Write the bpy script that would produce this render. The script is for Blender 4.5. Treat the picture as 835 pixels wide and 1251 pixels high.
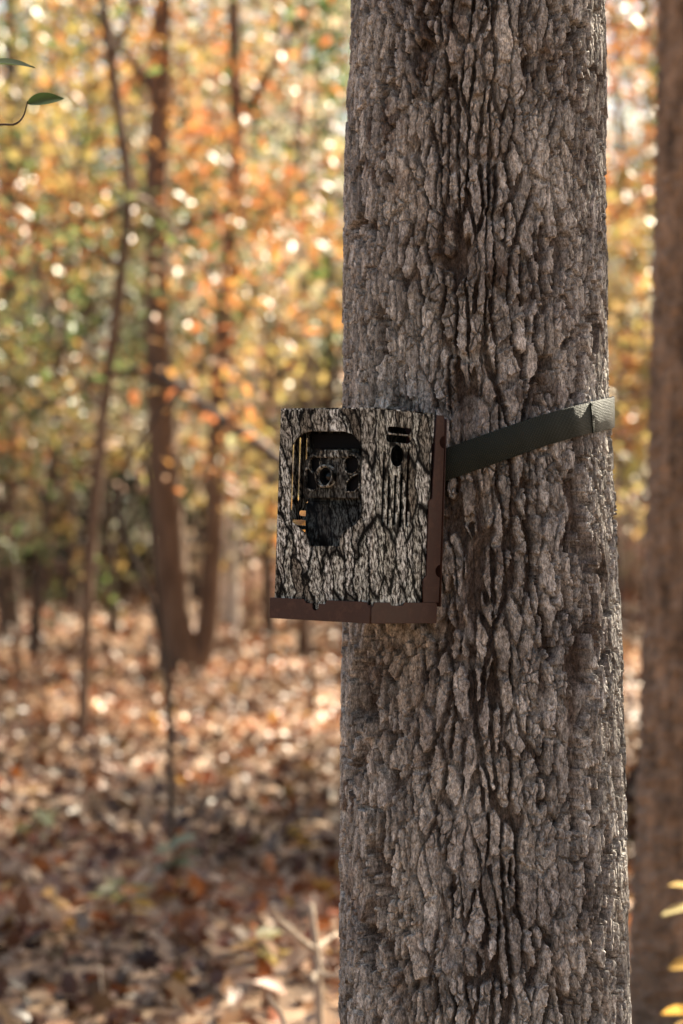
import bpy, bmesh, math, random
import numpy as np
from mathutils import Vector, Matrix, Euler

R = math.radians
for o in list(bpy.data.objects):
    bpy.data.objects.remove(o)
scene = bpy.context.scene
col = scene.collection

# ------------------------------------------------------------------ camera
FPX, CX, CY, CAMZ = 2953.0, 417.5, 625.5, 1.4     # photo pixels -> directions (85 mm, upright frame)
YS = 1.7                                          # distances were first judged for a 50 mm lens
cam_d = bpy.data.cameras.new('camera')
cam_d.sensor_fit = 'VERTICAL'
cam_d.sensor_height = 36.0
cam_d.lens = 85.0
cam_d.clip_start = 0.05
cam_d.clip_end = 600.0
cam_d.dof.use_dof = True
cam_d.dof.focus_distance = 2.66
cam_d.dof.aperture_fstop = 5.4
cam = bpy.data.objects.new('camera', cam_d)
cam.location = (0, 0, CAMZ)
cam.rotation_euler = (R(90), 0, 0)
col.objects.link(cam)
scene.camera = cam

# ------------------------------------------------------------------ light
SUN_AZ, SUN_EL = R(40), R(44)      # azimuth clockwise from +Y (away from the camera), to the right
world = bpy.data.worlds.new('World')
scene.world = world
world.use_nodes = True
wn = world.node_tree
sky = wn.nodes.new('ShaderNodeTexSky')
sky.sky_type = 'NISHITA'
sky.sun_disc = False
sky.sun_elevation = SUN_EL
sky.sun_rotation = SUN_AZ
sky.air_density = 1.0
sky.dust_density = 3.0
sky.ozone_density = 0.6
bg = wn.nodes['Background']
bg.inputs['Strength'].default_value = 0.05
wn.links.new(sky.outputs['Color'], bg.inputs['Color'])

sun_d = bpy.data.lights.new('sun', 'SUN')
sun_d.energy = 4.6
sun_d.angle = R(0.53)
sun_d.color = (1.0, 0.90, 0.76)
sun = bpy.data.objects.new('sun', sun_d)
sdir = Vector((math.sin(SUN_AZ) * math.cos(SUN_EL), math.cos(SUN_AZ) * math.cos(SUN_EL), math.sin(SUN_EL)))
sun.rotation_euler = (-sdir).to_track_quat('-Z', 'Y').to_euler()
sun.location = (6, 6, 12)
col.objects.link(sun)

vs = scene.view_settings
vs.view_transform = 'Standard'
vs.look = 'None'
vs.gamma = 1.0
vs.exposure = 2.5
vs.use_curve_mapping = False
vs.use_white_balance = True
vs.white_balance_temperature = 6900
vs.white_balance_tint = 6
scene.cycles.use_denoising = True
scene.cycles.max_bounces = 8
scene.cycles.diffuse_bounces = 4
scene.cycles.transmission_bounces = 4
scene.cycles.sample_clamp_indirect = 8.0

# ------------------------------------------------------------------ helpers
def at(px, py, Y):
    return Vector(((px - CX) / FPX * Y, Y, CAMZ - (py - CY) / FPX * Y))

def tag(o, label=None, cat=None, group=None, kind=None):
    if label: o['label'] = label
    if cat: o['category'] = cat
    if group: o['group'] = group
    if kind: o['kind'] = kind
    return o

def empty(name, loc=(0, 0, 0), rot=(0, 0, 0)):
    o = bpy.data.objects.new(name, None)
    o.empty_display_size = 0.1
    o.location = loc
    o.rotation_euler = rot
    col.objects.link(o)
    return o

def link(name, mesh, parent=None, mat=None, smooth=False):
    o = bpy.data.objects.new(name, mesh)
    col.objects.link(o)
    if parent is not None: o.parent = parent
    if mat is not None:
        mesh.materials.clear(); mesh.materials.append(mat)
    if smooth: mesh.shade_smooth()
    return o

def mesh_arrays(name, V, T, colors=None, smooth=False, uv=None):
    """V (n,3), T (m,k) equal-size polygons"""
    V = np.ascontiguousarray(V, dtype=np.float32); T = np.ascontiguousarray(T, dtype=np.int32)
    me = bpy.data.meshes.new(name)
    k = T.shape[1]
    me.vertices.add(len(V)); me.vertices.foreach_set('co', V.ravel())
    me.loops.add(T.size); me.loops.foreach_set('vertex_index', T.ravel())
    me.polygons.add(len(T))
    me.polygons.foreach_set('loop_start', np.arange(0, T.size, k, dtype=np.int32))
    me.polygons.foreach_set('loop_total', np.full(len(T), k, dtype=np.int32))
    if smooth: me.polygons.foreach_set('use_smooth', np.ones(len(T), dtype=bool))
    if colors is not None:
        at_ = me.attributes.new('tint', 'FLOAT_COLOR', 'POINT')
        c4 = np.ones((len(V), 4), dtype=np.float32); c4[:, :3] = colors
        at_.data.foreach_set('color', c4.ravel())
    if uv is not None:
        l = me.uv_layers.new(name='UVMap')
        l.data.foreach_set('uv', np.ascontiguousarray(uv[T.ravel()], dtype=np.float32).ravel())
    me.update(calc_edges=True)
    me.validate()
    return me

# numpy noise
def smooth01(t): return t * t * (3 - 2 * t)
_tabs = {}
def vnoise(x, y, seed, perx=None):
    key = (seed, perx)
    if key not in _tabs:
        r = np.random.default_rng(seed)
        _tabs[key] = r.random((509, perx if perx else 509)).astype(np.float32)
    t = _tabs[key]
    xi = np.floor(x).astype(np.int64); yi = np.floor(y).astype(np.int64)
    fx = smooth01((x - xi).astype(np.float32)); fy = smooth01((y - yi).astype(np.float32))
    W = t.shape[1]
    x0 = xi % W; x1 = (xi + 1) % W; y0 = yi % 509; y1 = (yi + 1) % 509
    return (t[y0, x0] * (1 - fx) + t[y0, x1] * fx) * (1 - fy) + (t[y1, x0] * (1 - fx) + t[y1, x1] * fx) * fy
def fbm(x, y, seed, oct=4, perx=None, gain=0.5):
    s = 0; a = 1; tot = 0; m = 1
    for k in range(oct):
        s = s + a * vnoise(x * m, y * m, seed + k * 17, perx * m if perx else None)
        tot += a; a *= gain; m *= 2
    return s / tot
def voronoi(x, y, seed, perx, jit=0.9):
    r = np.random.default_rng(seed)
    JX = r.random((509, perx)).astype(np.float32); JY = r.random((509, perx)).astype(np.float32)
    RN = r.random((509, perx, 4)).astype(np.float32)
    xi = np.floor(x).astype(np.int64); yi = np.floor(y).astype(np.int64)
    sh = x.shape
    F1 = np.full(sh, 9., np.float32); F2 = np.full(sh, 9., np.float32)
    D1 = np.zeros(sh + (2,), np.float32); D2 = np.zeros(sh + (2,), np.float32)
    I1 = np.zeros(sh + (2,), np.int64)
    for dj in (-1, 0, 1):
        for di in (-1, 0, 1):
            cx = xi + di; cy = yi + dj
            ax = cx % perx; ay = cy % 509
            dx = (cx + 0.5 + (JX[ay, ax] - 0.5) * jit - x).astype(np.float32)
            dy = (cy + 0.5 + (JY[ay, ax] - 0.5) * jit - y).astype(np.float32)
            d = np.sqrt(dx * dx + dy * dy)
            m1 = d < F1
            m2 = (~m1) & (d < F2)
            F2 = np.where(m1, F1, np.where(m2, d, F2))
            D2[m1] = D1[m1]
            D2[m2, 0] = dx[m2]; D2[m2, 1] = dy[m2]
            F1 = np.where(m1, d, F1)
            D1[m1, 0] = dx[m1]; D1[m1, 1] = dy[m1]
            I1[m1, 0] = ax[m1]; I1[m1, 1] = ay[m1]
    sep = D2 - D1
    ln = np.sqrt((sep ** 2).sum(-1)) + 1e-6
    edge = ((D1 + D2) * 0.5 * sep).sum(-1) / ln          # true distance to the cell border
    horiz = np.abs(sep[..., 0]) / ln                      # 1 = side-by-side neighbours (a vertical crack)
    return np.abs(edge), horiz, RN[I1[..., 1], I1[..., 0]], D1, sep / ln[..., None]

# tubes along polylines
def tube_arrays(paths, sides=8, rough=0.0, seed=0):
    rng = np.random.default_rng(seed)
    Vs, Fs = [], []; base = 0
    for P, r in paths:
        P = np.array([tuple(p) for p in P], float); r = np.array(r, float)
        n = len(P)
        Tn = np.gradient(P, axis=0); Tn /= np.linalg.norm(Tn, axis=1)[:, None] + 1e-9
        ref = np.array([0., 1., 0.]) if abs(Tn[0][1]) < 0.8 else np.array([1., 0., 0.])
        A = np.cross(Tn, ref); A /= np.linalg.norm(A, axis=1)[:, None] + 1e-9
        B = np.cross(Tn, A)
        th = np.linspace(0, 2 * np.pi, sides, endpoint=False)
        rr = r[:, None] * (1 + rough * (rng.random((n, sides)) - 0.5))
        ring = P[:, None, :] + rr[:, :, None] * (np.cos(th)[None, :, None] * A[:, None, :] + np.sin(th)[None, :, None] * B[:, None, :])
        Vs.append(ring.reshape(-1, 3))
        i = np.arange(n - 1)[:, None] * sides; j = np.arange(sides)[None, :]; j2 = (j + 1) % sides
        f = np.stack([i + j, i + j2, i + sides + j2, i + sides + j], -1).reshape(-1, 4) + base
        Fs.append(f)
        # end cap
        Vs.append(P[-1:] + Tn[-1:] * r[-1] * 0.6)
        tip = base + n * sides
        k = np.arange(sides); last = base + (n - 1) * sides
        Fs.append(np.stack([last + k, last + (k + 1) % sides, np.full(sides, tip), np.full(sides, tip)], -1))
        base += n * sides + 1
    return np.concatenate(Vs), np.concatenate(Fs)

def tube_mesh(name, paths, sides=8, rough=0.0, seed=0):
    V, F = tube_arrays(paths, sides, rough, seed)
    me = bpy.data.meshes.new(name)
    faces = [tuple(int(q) for q in f[:3]) if f[2] == f[3] else tuple(int(q) for q in f) for f in F]
    me.from_pydata([tuple(v) for v in V], [], faces)
    me.shade_smooth()
    me.update()
    return me

def resample(P, r, n):
    """smooth a control polyline (Catmull-Rom) with radii"""
    P = np.array([tuple(p) for p in P], float); r = np.array(r, float)
    Q = np.vstack([2 * P[0] - P[1], P, 2 * P[-1] - P[-2]])
    t = np.linspace(0, len(P) - 1 - 1e-6, n); k = t.astype(int); u = (t - k)[:, None]
    p0, p1, p2, p3 = Q[k], Q[k + 1], Q[k + 2], Q[k + 3]
    out = 0.5 * ((2 * p1) + (-p0 + p2) * u + (2 * p0 - 5 * p1 + 4 * p2 - p3) * u ** 2 + (-p0 + 3 * p1 - 3 * p2 + p3) * u ** 3)
    return out, np.interp(t, np.arange(len(P)), r)

# leaf templates (triangles): a pointed oval folded along its midrib and a lobed leaf; unit length along +x
LEAF_OVAL_V = np.array([[0, 0, 0], [.3, .24, .06], [.3, 0, 0], [.3, -.24, .06], [.65, .21, .02], [.65, 0, -.04], [.65, -.21, .02], [1, 0, -.12]], float)
LEAF_OVAL_T = np.array([[0, 2, 1], [0, 3, 2], [1, 2, 5], [1, 5, 4], [2, 3, 6], [2, 6, 5], [4, 5, 7], [5, 6, 7]])
def lobed_leaf(seed):
    r = random.Random(seed)
    pts = [(0, 0, 0)]
    n = 14
    for k in range(n):
        a = -math.pi + 2 * math.pi * (k + .5) / n
        rad = (0.5 if k % 2 else 0.3) * (1 + .18 * (r.random() - .5)) * (1 - .25 * abs(math.cos(a / 2 + math.pi / 2)))
        pts.append((0.5 + rad * math.cos(a), rad * .9 * math.sin(a), .10 * abs(math.sin(a)) + .05 * (r.random() - .5)))
    pts[0] = (0.5, 0, -.03)
    return np.array(pts), np.array([[0, 1 + k, 1 + (k + 1) % n] for k in range(n)])
LEAF_LOBE_V, LEAF_LOBE_T = lobed_leaf(4)

def rot_mats(yaw, pitch, roll):
    cy, sy, cp, sp, cr, sr = np.cos(yaw), np.sin(yaw), np.cos(pitch), np.sin(pitch), np.cos(roll), np.sin(roll)
    z, o = np.zeros_like(yaw), np.ones_like(yaw)
    Rz = np.stack([np.stack([cy, -sy, z], -1), np.stack([sy, cy, z], -1), np.stack([z, z, o], -1)], -2)
    Ry = np.stack([np.stack([cp, z, sp], -1), np.stack([z, o, z], -1), np.stack([-sp, z, cp], -1)], -2)
    Rx = np.stack([np.stack([o, z, z], -1), np.stack([z, cr, -sr], -1), np.stack([z, sr, cr], -1)], -2)
    return Rz @ Ry @ Rx

def leaves_mesh(name, pos, yaw, pitch, roll, size, tint, TV, TT):
    M = rot_mats(yaw, pitch, roll) * size[:, None, None]
    V = np.einsum('nij,kj->nki', M, TV) + pos[:, None, :]
    n, k = V.shape[:2]
    T = (TT[None] + (np.arange(n) * k)[:, None, None]).reshape(-1, 3)
    C = np.repeat(tint[:, None, :], k, 1).reshape(-1, 3)
    return mesh_arrays(name, V.reshape(-1, 3), T, C)

# ------------------------------------------------------------------ materials
def new_mat(name):
    m = bpy.data.materials.new(name); m.use_nodes = True
    nt = m.node_tree
    return m, nt, nt.nodes, nt.links, nt.nodes['Principled BSDF']

def N(nodes, t, **kw):
    n = nodes.new(t)
    for k, v in kw.items():
        if k.startswith('in_'): n.inputs[k[3:].replace('_', ' ')].default_value = v
        else: setattr(n, k, v)
    return n

def ramp(nodes, stops, interp='LINEAR'):
    n = nodes.new('ShaderNodeValToRGB'); cr = n.color_ramp; cr.interpolation = interp
    while len(cr.elements) < len(stops): cr.elements.new(0.5)
    for e, (p, c) in zip(cr.elements, stops):
        e.position = p; e.color = (c[0], c[1], c[2], 1)
    return n

def leaf_material(name, translucency=0.45, rough=0.42, spec=0.5):
    m, nt, ns, ln, p = new_mat(name)
    oi = N(ns, 'ShaderNodeObjectInfo'); at_ = N(ns, 'ShaderNodeAttribute', attribute_name='tint')
    mul = N(ns, 'ShaderNodeMix', data_type='RGBA', blend_type='MULTIPLY'); mul.inputs[0].default_value = 1.0
    ln.new(oi.outputs['Color'], mul.inputs[6]); ln.new(at_.outputs['Color'], mul.inputs[7])
    tr = N(ns, 'ShaderNodeBsdfTranslucent'); mix = N(ns, 'ShaderNodeMixShader'); mix.inputs[0].default_value = translucency
    ln.new(mul.outputs[2], p.inputs['Base Color']); ln.new(mul.outputs[2], tr.inputs['Color'])
    p.inputs['Roughness'].default_value = rough; p.inputs['Specular IOR Level'].default_value = spec
    ln.new(p.outputs[0], mix.inputs[1]); ln.new(tr.outputs[0], mix.inputs[2])
    ln.new(mix.outputs[0], ns['Material Output'].inputs['Surface'])
    return m
M_LEAF = leaf_material('autumn_leaf', .45, .42, .5)
M_LITTER = leaf_material('fallen_leaf', 0.25, 0.46, 0.32)

def bark_simple(name, c1, c2, scale=14.0, zs=.22):
    m, nt, ns, ln, p = new_mat(name)
    tc = N(ns, 'ShaderNodeTexCoord'); mp = N(ns, 'ShaderNodeMapping'); mp.inputs['Scale'].default_value = (1, 1, zs)
    ln.new(tc.outputs['Object'], mp.inputs['Vector'])
    no = N(ns, 'ShaderNodeTexNoise'); no.inputs['Scale'].default_value = scale; no.inputs['Detail'].default_value = 6; no.inputs['Roughness'].default_value = 0.65
    ln.new(mp.outputs[0], no.inputs['Vector'])
    rp = ramp(ns, [(0.32, c1), (0.68, c2)])
    ln.new(no.outputs['Fac'], rp.inputs[0]); ln.new(rp.outputs[0], p.inputs['Base Color'])
    bp = N(ns, 'ShaderNodeBump'); bp.inputs['Strength'].default_value = 0.9; bp.inputs['Distance'].default_value = 0.02
    ln.new(no.outputs['Fac'], bp.inputs['Height']); ln.new(bp.outputs[0], p.inputs['Normal'])
    p.inputs['Roughness'].default_value = 0.85; p.inputs['Specular IOR Level'].default_value = 0.25
    return m
M_BARK_BROWN = bark_simple('brown_bark', (.085, .052, .034), (.19, .125, .085))
M_BARK_WARM = bark_simple('warm_bark', (.080, .053, .036), (.42, .285, .195), 26.0, .30)
M_BARK_PALE = bark_simple('pale_bark', (.42, .36, .30), (.66, .58, .50))
M_BARK_DARK = bark_simple('dark_bark', (.05, .036, .027), (.12, .085, .062))
M_TWIG_DRY = bark_simple('dry_twig_bark', (.42, .33, .25), (.62, .52, .42), 60.0)

# ------------------------------------------------------------------ ground
def gz(x, y):
    x = np.asarray(x, float); y = np.asarray(y, float)
    d = np.maximum(y - 17.0, 0)
    return 0.16 * (fbm(x / 2.6 + 50, y / 2.6 + 50, 11, 3) - 0.5) + 0.00022 * np.minimum(d, 100) ** 2

xs = np.concatenate([np.linspace(-160, -14, 30, endpoint=False), np.linspace(-14, 14, 150, endpoint=False), np.linspace(14, 160, 30)])
ys = np.concatenate([np.linspace(-60, -1, 18, endpoint=False), np.linspace(-1, 40, 190, endpoint=False), np.linspace(40, 300, 45)])
GX, GY = np.meshgrid(xs, ys)
GZ = gz(GX, GY)
nx, ny = len(xs), len(ys)
i = np.arange(ny - 1)[:, None] * nx; j = np.arange(nx - 1)[None, :]
GF = np.stack([i + j, i + j + 1, i + nx + j + 1, i + nx + j], -1).reshape(-1, 4)
ground_me = mesh_arrays('ground', np.stack([GX, GY, GZ], -1).reshape(-1, 3), GF, smooth=True)
m, nt, ns, ln, p = new_mat('forest_floor')
tc = N(ns, 'ShaderNodeTexCoord')
vo = N(ns, 'ShaderNodeTexVoronoi'); vo.inputs['Scale'].default_value = 13.0
no = N(ns, 'ShaderNodeTexNoise'); no.inputs['Scale'].default_value = 1.3; no.inputs['Detail'].default_value = 5
ln.new(tc.outputs['Object'], vo.inputs['Vector']); ln.new(tc.outputs['Object'], no.inputs['Vector'])
sep = N(ns, 'ShaderNodeSeparateColor'); ln.new(vo.outputs['Color'], sep.inputs[0])
r1 = ramp(ns, [(0.0, (.10, .055, .03)), (0.35, (.20, .11, .055)), (0.6, (.32, .19, .10)), (0.8, (.42, .29, .18)), (1.0, (.26, .10, .035))])
ln.new(sep.outputs[0], r1.inputs[0])
mx = N(ns, 'ShaderNodeMix', data_type='RGBA', blend_type='MULTIPLY'); mx.inputs[0].default_value = 0.55
r2 = ramp(ns, [(0.3, (.35, .33, .3)), (0.7, (1, 1, 1))])
ln.new(no.outputs['Fac'], r2.inputs[0]); ln.new(r1.outputs[0], mx.inputs[6]); ln.new(r2.outputs[0], mx.inputs[7])
ln.new(mx.outputs[2], p.inputs['Base Color'])
bp = N(ns, 'ShaderNodeBump'); bp.inputs['Strength'].default_value = 1.0; bp.inputs['Distance'].default_value = 0.03
ln.new(sep.outputs[1], bp.inputs['Height']); ln.new(bp.outputs[0], p.inputs['Normal'])
p.inputs['Roughness'].default_value = 0.6
ground = link('ground', ground_me, None, m)
tag(ground, kind='structure')

# fallen leaves: nobody could count them
rng = np.random.default_rng(5)
LITTER = np.array([[.25, .105, .050], [.38, .23, .14], [.15, .058, .029], [.46, .32, .22], [.34, .115, .036], [.09, .040, .024], [.46, .26, .075], [.52, .38, .27], [.34, .10, .038]])
LW = np.array([.19, .17, .16, .12, .11, .10, .04, .06, .05])
def litter(n, x0, x1, y0, y1, smin, smax, name, lobed, pw=1.0):
    v = rng.random(n) ** pw
    Y = y0 + (y1 - y0) * v
    half = 0.34 * Y + 2.4
    X = (rng.random(n) * 2 - 1) * np.minimum(half, x1)
    Z = gz(X, Y) + 0.006 + rng.random(n) * 0.05
    tint = LITTER[rng.choice(len(LITTER), n, p=LW)] * (0.75 + 0.5 * rng.random((n, 1)))
    damp = np.clip((fbm(X / .9 + 90, Y / 1.4 + 90, 61, 3) - .36) * 4.5, .34, 1.0)          # darker, wet patches of litter
    tint = tint * damp[:, None]
    V, T = (LEAF_LOBE_V, LEAF_LOBE_T) if lobed else (LEAF_OVAL_V * np.array([1, 1.25, 1.6]), LEAF_OVAL_T)
    flip = np.where(rng.random(n) < 0.4, math.pi, 0)
    return leaves_mesh(name, np.stack([X, Y, Z], -1), rng.random(n) * 6.283, rng.normal(0, .55, n), rng.normal(0, .6, n) + flip,
                       smin + (smax - smin) * rng.random(n), tint, V, T)
lit1 = link('fallen_leaves', litter(36000, -9, 9, 2.0, 22, .05, .11, 'oak_litter', False, .8), None, M_LITTER)
tag(lit1, 'carpet of small curled brown and tan leaves on the near forest floor', 'leaf litter', kind='stuff')
lit2 = link('broad_fallen_leaves', litter(15000, -9, 9, 2.0, 20, .07, .13, 'maple_litter', True, .8), None, M_LITTER)
tag(lit2, 'broad lobed fallen leaves lying among the smaller brown ones', 'leaf litter', kind='stuff')
lit3 = link('distant_fallen_leaves', litter(40000, -22, 22, 20, 62, .09, .18, 'far_litter', False, .9), None, M_LITTER)
tag(lit3, 'sunlit carpet of fallen leaves under the trees farther back', 'leaf litter', kind='stuff')

# ------------------------------------------------------------------ the big trunk
TY = 2.82
_py = np.array([-400, 0, 100, 200, 330, 480, 600, 780, 900, 1050, 1251, 1500], float)
_pl = np.array([431, 430, 425, 421, 419, 420, 419.5, 418, 416, 415.5, 414, 412], float)
_pr = np.array([733, 738, 740, 739, 741, 743, 750, 759, 762, 765, 769, 777], float)
_zc = CAMZ - (_py - CY) / FPX * TY
_xc = ((_pl + _pr) / 2 - CX) / FPX * TY
_rc = TY * np.sin(np.arctan((_pr - _pl) / 2 / FPX))
o_ = np.argsort(_zc)
def trunk_xc(z): return np.interp(z, _zc[o_], _xc[o_])
def trunk_r(z):
    r = np.interp(z, _zc[o_], _rc[o_])
    z = np.asarray(z, float)
    r = np.where(z > 2.3, r - 0.010 * (z - 2.3), r)
    r = np.where(z < 0.6, r + 0.20 * (np.clip(0.6 - z, 0, 1) / 0.6) ** 2.2, r)
    return r

th_d = np.linspace(-1.70, 1.70, 800)                    # angle from "towards the camera", + = to the right
th_c = np.linspace(1.70, 2 * np.pi - 1.70, 72)[1:-1]
TH = np.concatenate([th_d, th_c])
z_d = np.linspace(0.82, 2.01, 1090)
ZZ = np.concatenate([np.linspace(-0.15, 0.82, 70, endpoint=False), z_d, np.linspace(2.01, 9.5, 160)[1:]])
TT_, ZT = np.meshgrid(TH, ZZ)
RB = trunk_r(ZT)
C0 = 2 * np.pi * 0.157                                   # nominal girth for the bark pattern
U = (TT_ / (2 * np.pi)) % 1.0 * C0
def per(cell): return max(4, int(round(C0 / cell)))
def pu(cell): return U / C0 * per(cell)                  # periodic coordinate, one unit per cell
def pwarp(cell, su, sz, seed, o=3): return fbm(pu(cell * 1.0) , ZT / sz, seed, o, per(cell)) - 0.5
wu = 0.012 * pwarp(.06, 0, .10, 201) + 0.0062 * pwarp(.012, 0, .022, 202) + 0.0024 * pwarp(.004, 0, .004, 211, 2)
wz = 0.022 * pwarp(.04, 0, .05, 203) + 0.012 * pwarp(.008, 0, .012, 204) + 0.004 * pwarp(.003, 0, .004, 212, 2)
def cellx(c): return (U + wu) / C0 * per(c)
def celly(c): return (ZT + wz) / c
e1, h1, r1_, d1, n1 = voronoi(cellx(.0152), celly(.056), 301, per(.0152), 1.0)
e2, h2, r2_, d2, n2 = voronoi(cellx(.0095), celly(.017), 302, per(.0095), 1.0)
e3, h3, r3_, d3, n3 = voronoi(cellx(.0042), celly(.0062), 303, per(.0042), 0.9)
sst = lambda e, a, b: smooth01(np.clip((e - a) / (b - a), 0, 1))
open1 = np.clip(0.30 + 2.2 * (fbm(pu(.03), ZT / .07, 205, 3, per(.03)) - 0.33), 0.12, 1.15)   # how far each crack has opened
open2 = np.clip(3.4 * (fbm(pu(.02), ZT / .03, 206, 3, per(.02)) - 0.40), 0.0, 1.0)
# long furrows that run between the plates
fz = fbm(pu(.036) + (wu / .036) * 1.0, ZT / .20, 207, 3, per(.036))
fur = np.abs(fz - 0.5)
disp = np.zeros_like(ZT)
disp += 0.0022 * (fbm(pu(.06), ZT / .12, 208, 2, per(.06)) - 0.5)
w1 = 0.036 + 0.200 * np.clip(open1, 0, 1) * (.25 + .75 * h1)
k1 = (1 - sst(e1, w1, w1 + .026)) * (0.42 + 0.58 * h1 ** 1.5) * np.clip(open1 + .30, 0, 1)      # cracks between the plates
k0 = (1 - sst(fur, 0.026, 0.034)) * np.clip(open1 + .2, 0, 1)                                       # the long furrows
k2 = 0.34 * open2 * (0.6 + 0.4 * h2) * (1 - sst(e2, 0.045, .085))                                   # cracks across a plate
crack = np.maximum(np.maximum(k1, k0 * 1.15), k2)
disp += -0.0215 * crack
lip_ = sst(e1, w1, w1 + .034) * (1 - sst(e1, w1 + .034, w1 + .15)) * np.clip(open1 + .1, 0, 1)      # plate rims curl out over the cracks
rimU = 0.0012 * lip_ * n1[..., 0]; rimZ = 0.0012 * lip_ * n1[..., 1]; disp += 0.0011 * lip_ * (r1_[..., 3] - .15)
top = 1 - np.clip(crack * 1.5, 0, 1)
disp += 0.0018 * (r1_[..., 0] - 0.5) + 0.0010 * (r1_[..., 1] - .5) * d1[..., 0] * 2 + 0.0012 * (r1_[..., 2] - .35) * d1[..., 1] * 2
disp += top * (0.0018 * (np.floor(r2_[..., 0] * 4) / 4 - 0.4) + 0.0010 * (r2_[..., 2] - .3) * d2[..., 1] * 2)
disp += top * (-0.0014 * (1 - sst(e3, 0.02, .14)) * (r3_[..., 3] > .6) + 0.0008 * (r3_[..., 0] - 0.5))
disp += 0.0008 * (fbm(pu(.0040), ZT / .006, 209, 3, per(.0040), .6) - 0.5)
fade = np.interp(ZT, [-.2, .3, .6, 2.2, 3.5, 9.5], [1.4, 1.2, 1, 1, .9, .7])
disp = np.maximum(disp, -0.034); disp -= np.percentile(disp, 82)
RR = RB + disp * fade
flare = np.where(ZT < .6, .05 * np.cos(TT_ * 5 + 1) * (np.clip(.6 - ZT, 0, 1) / .6) ** 2, 0)
RR = RR + flare
TXc = trunk_xc(ZT)
TR = TT_ + rimU / RR
VX = TXc + RR * np.sin(TR); VY = TY - RR * np.cos(TR)
nT, nZ = len(TH), len(ZZ)
i = np.arange(nZ - 1)[:, None] * nT; j = np.arange(nT)[None, :]; j2 = (j + 1) % nT
BF = np.stack([i + j, i + j2, i + nT + j2, i + nT + j], -1).reshape(-1, 4)
# the tint: r = plate to plate, g = flaked patches of newer bark plus painted crack shade, b = weathered grey crusts
tin = np.zeros(ZT.shape + (3,), np.float32)
tin[..., 0] = 0.45 * r1_[..., 3] + 0.35 * r2_[..., 3] + 0.20 * r3_[..., 3]
tin[..., 1] = np.clip((fbm(pu(.07), ZT / .09, 220, 4, per(.07)) - 0.60) * 6, 0, 1) * (r2_[..., 1] > .5)
tin[..., 1] = np.maximum(tin[..., 1], sst(crack, .35, .75))       # inner bark brown in the cracks, doubling as painted crack shade
for (t0, z0, st_, sz_, am) in ((-.72, 1.235, .26, .035, .9), (-.50, 1.20, .16, .05, .6), (-.10, 1.525, .13, .03, .8), (.10, 1.668, .16, .02, .7), (-.05, 1.40, .12, .05, .45)):
    sp0 = np.exp(-((TT_ - t0) / st_) ** 2 - ((ZT - z0) / sz_) ** 2) * am                # places where the outer bark has flaked away
    tin[..., 1] = np.maximum(tin[..., 1], np.clip(sp0 * 2.4 * fbm(pu(.012), ZT / .02, 241, 3, per(.012)), 0, 1))
tin[..., 2] = np.clip((fbm(pu(.05), ZT / .06, 230, 5, per(.05)) - 0.52) * 5, 0, 1) * (0.4 + .6 * r3_[..., 2])
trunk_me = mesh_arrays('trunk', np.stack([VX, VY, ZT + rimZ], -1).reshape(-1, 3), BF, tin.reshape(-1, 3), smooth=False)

m, nt, ns, ln, p = new_mat('plated_bark')
at_ = N(ns, 'ShaderNodeAttribute', attribute_name='tint'); sp_ = N(ns, 'ShaderNodeSeparateColor'); ln.new(at_.outputs['Color'], sp_.inputs[0])
tc = N(ns, 'ShaderNodeTexCoord')
no1 = N(ns, 'ShaderNodeTexNoise'); no1.inputs['Scale'].default_value = 210; no1.inputs['Detail'].default_value = 8; no1.inputs['Roughness'].default_value = .7
mp = N(ns, 'ShaderNodeMapping'); mp.inputs['Scale'].default_value = (1, 1, .45)
ln.new(tc.outputs['Object'], mp.inputs[0]); ln.new(mp.outputs[0], no1.inputs['Vector'])
no2 = N(ns, 'ShaderNodeTexNoise'); no2.inputs['Scale'].default_value = 9; no2.inputs['Detail'].default_value = 4
ln.new(tc.outputs['Object'], no2.inputs['Vector'])
base = ramp(ns, [(0.15, (.190, .180, .170)), (0.45, (.335, .322, .309)), (0.62, (.44, .426, .412)), (0.85, (.57, .557, .544))])
ln.new(sp_.outputs[0], base.inputs[0])
mA = N(ns, 'ShaderNodeMix', data_type='RGBA'); mA.inputs[7].default_value = (.095, .064, .048, 1)  # inner bark brown, kept extra dark so the cracks look deeply shaded
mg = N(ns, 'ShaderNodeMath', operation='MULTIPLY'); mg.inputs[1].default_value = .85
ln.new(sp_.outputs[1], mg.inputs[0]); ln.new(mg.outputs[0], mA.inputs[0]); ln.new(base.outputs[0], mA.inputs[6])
mB = N(ns, 'ShaderNodeMix', data_type='RGBA'); mB.inputs[7].default_value = (.50, .46, .42, 1)
mb = N(ns, 'ShaderNodeMath', operation='MULTIPLY'); mb.inputs[1].default_value = .65
ln.new(sp_.outputs[2], mb.inputs[0]); ln.new(mb.outputs[0], mB.inputs[0]); ln.new(mA.outputs[2], mB.inputs[6])
gr = ramp(ns, [(0.36, (.25, .235, .225)), (0.46, (.75, .74, .73)), (0.55, (1.1, 1.1, 1.1)), (0.66, (1.7, 1.7, 1.7))]); ln.new(no1.outputs['Fac'], gr.inputs[0])
mC = N(ns, 'ShaderNodeMix', data_type='RGBA', blend_type='MULTIPLY'); mC.inputs[0].default_value = .9
ln.new(mB.outputs[2], mC.inputs[6]); ln.new(gr.outputs[0], mC.inputs[7])
g2 = ramp(ns, [(0.35, (.82, .80, .80)), (0.65, (1.08, 1.06, 1.02))]); ln.new(no2.outputs['Fac'], g2.inputs[0])
no4 = N(ns, 'ShaderNodeTexNoise'); no4.inputs['Scale'].default_value = 620; no4.inputs['Detail'].default_value = 4; no4.inputs['Roughness'].default_value = .7
ln.new(mp.outputs[0], no4.inputs['Vector'])
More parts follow.
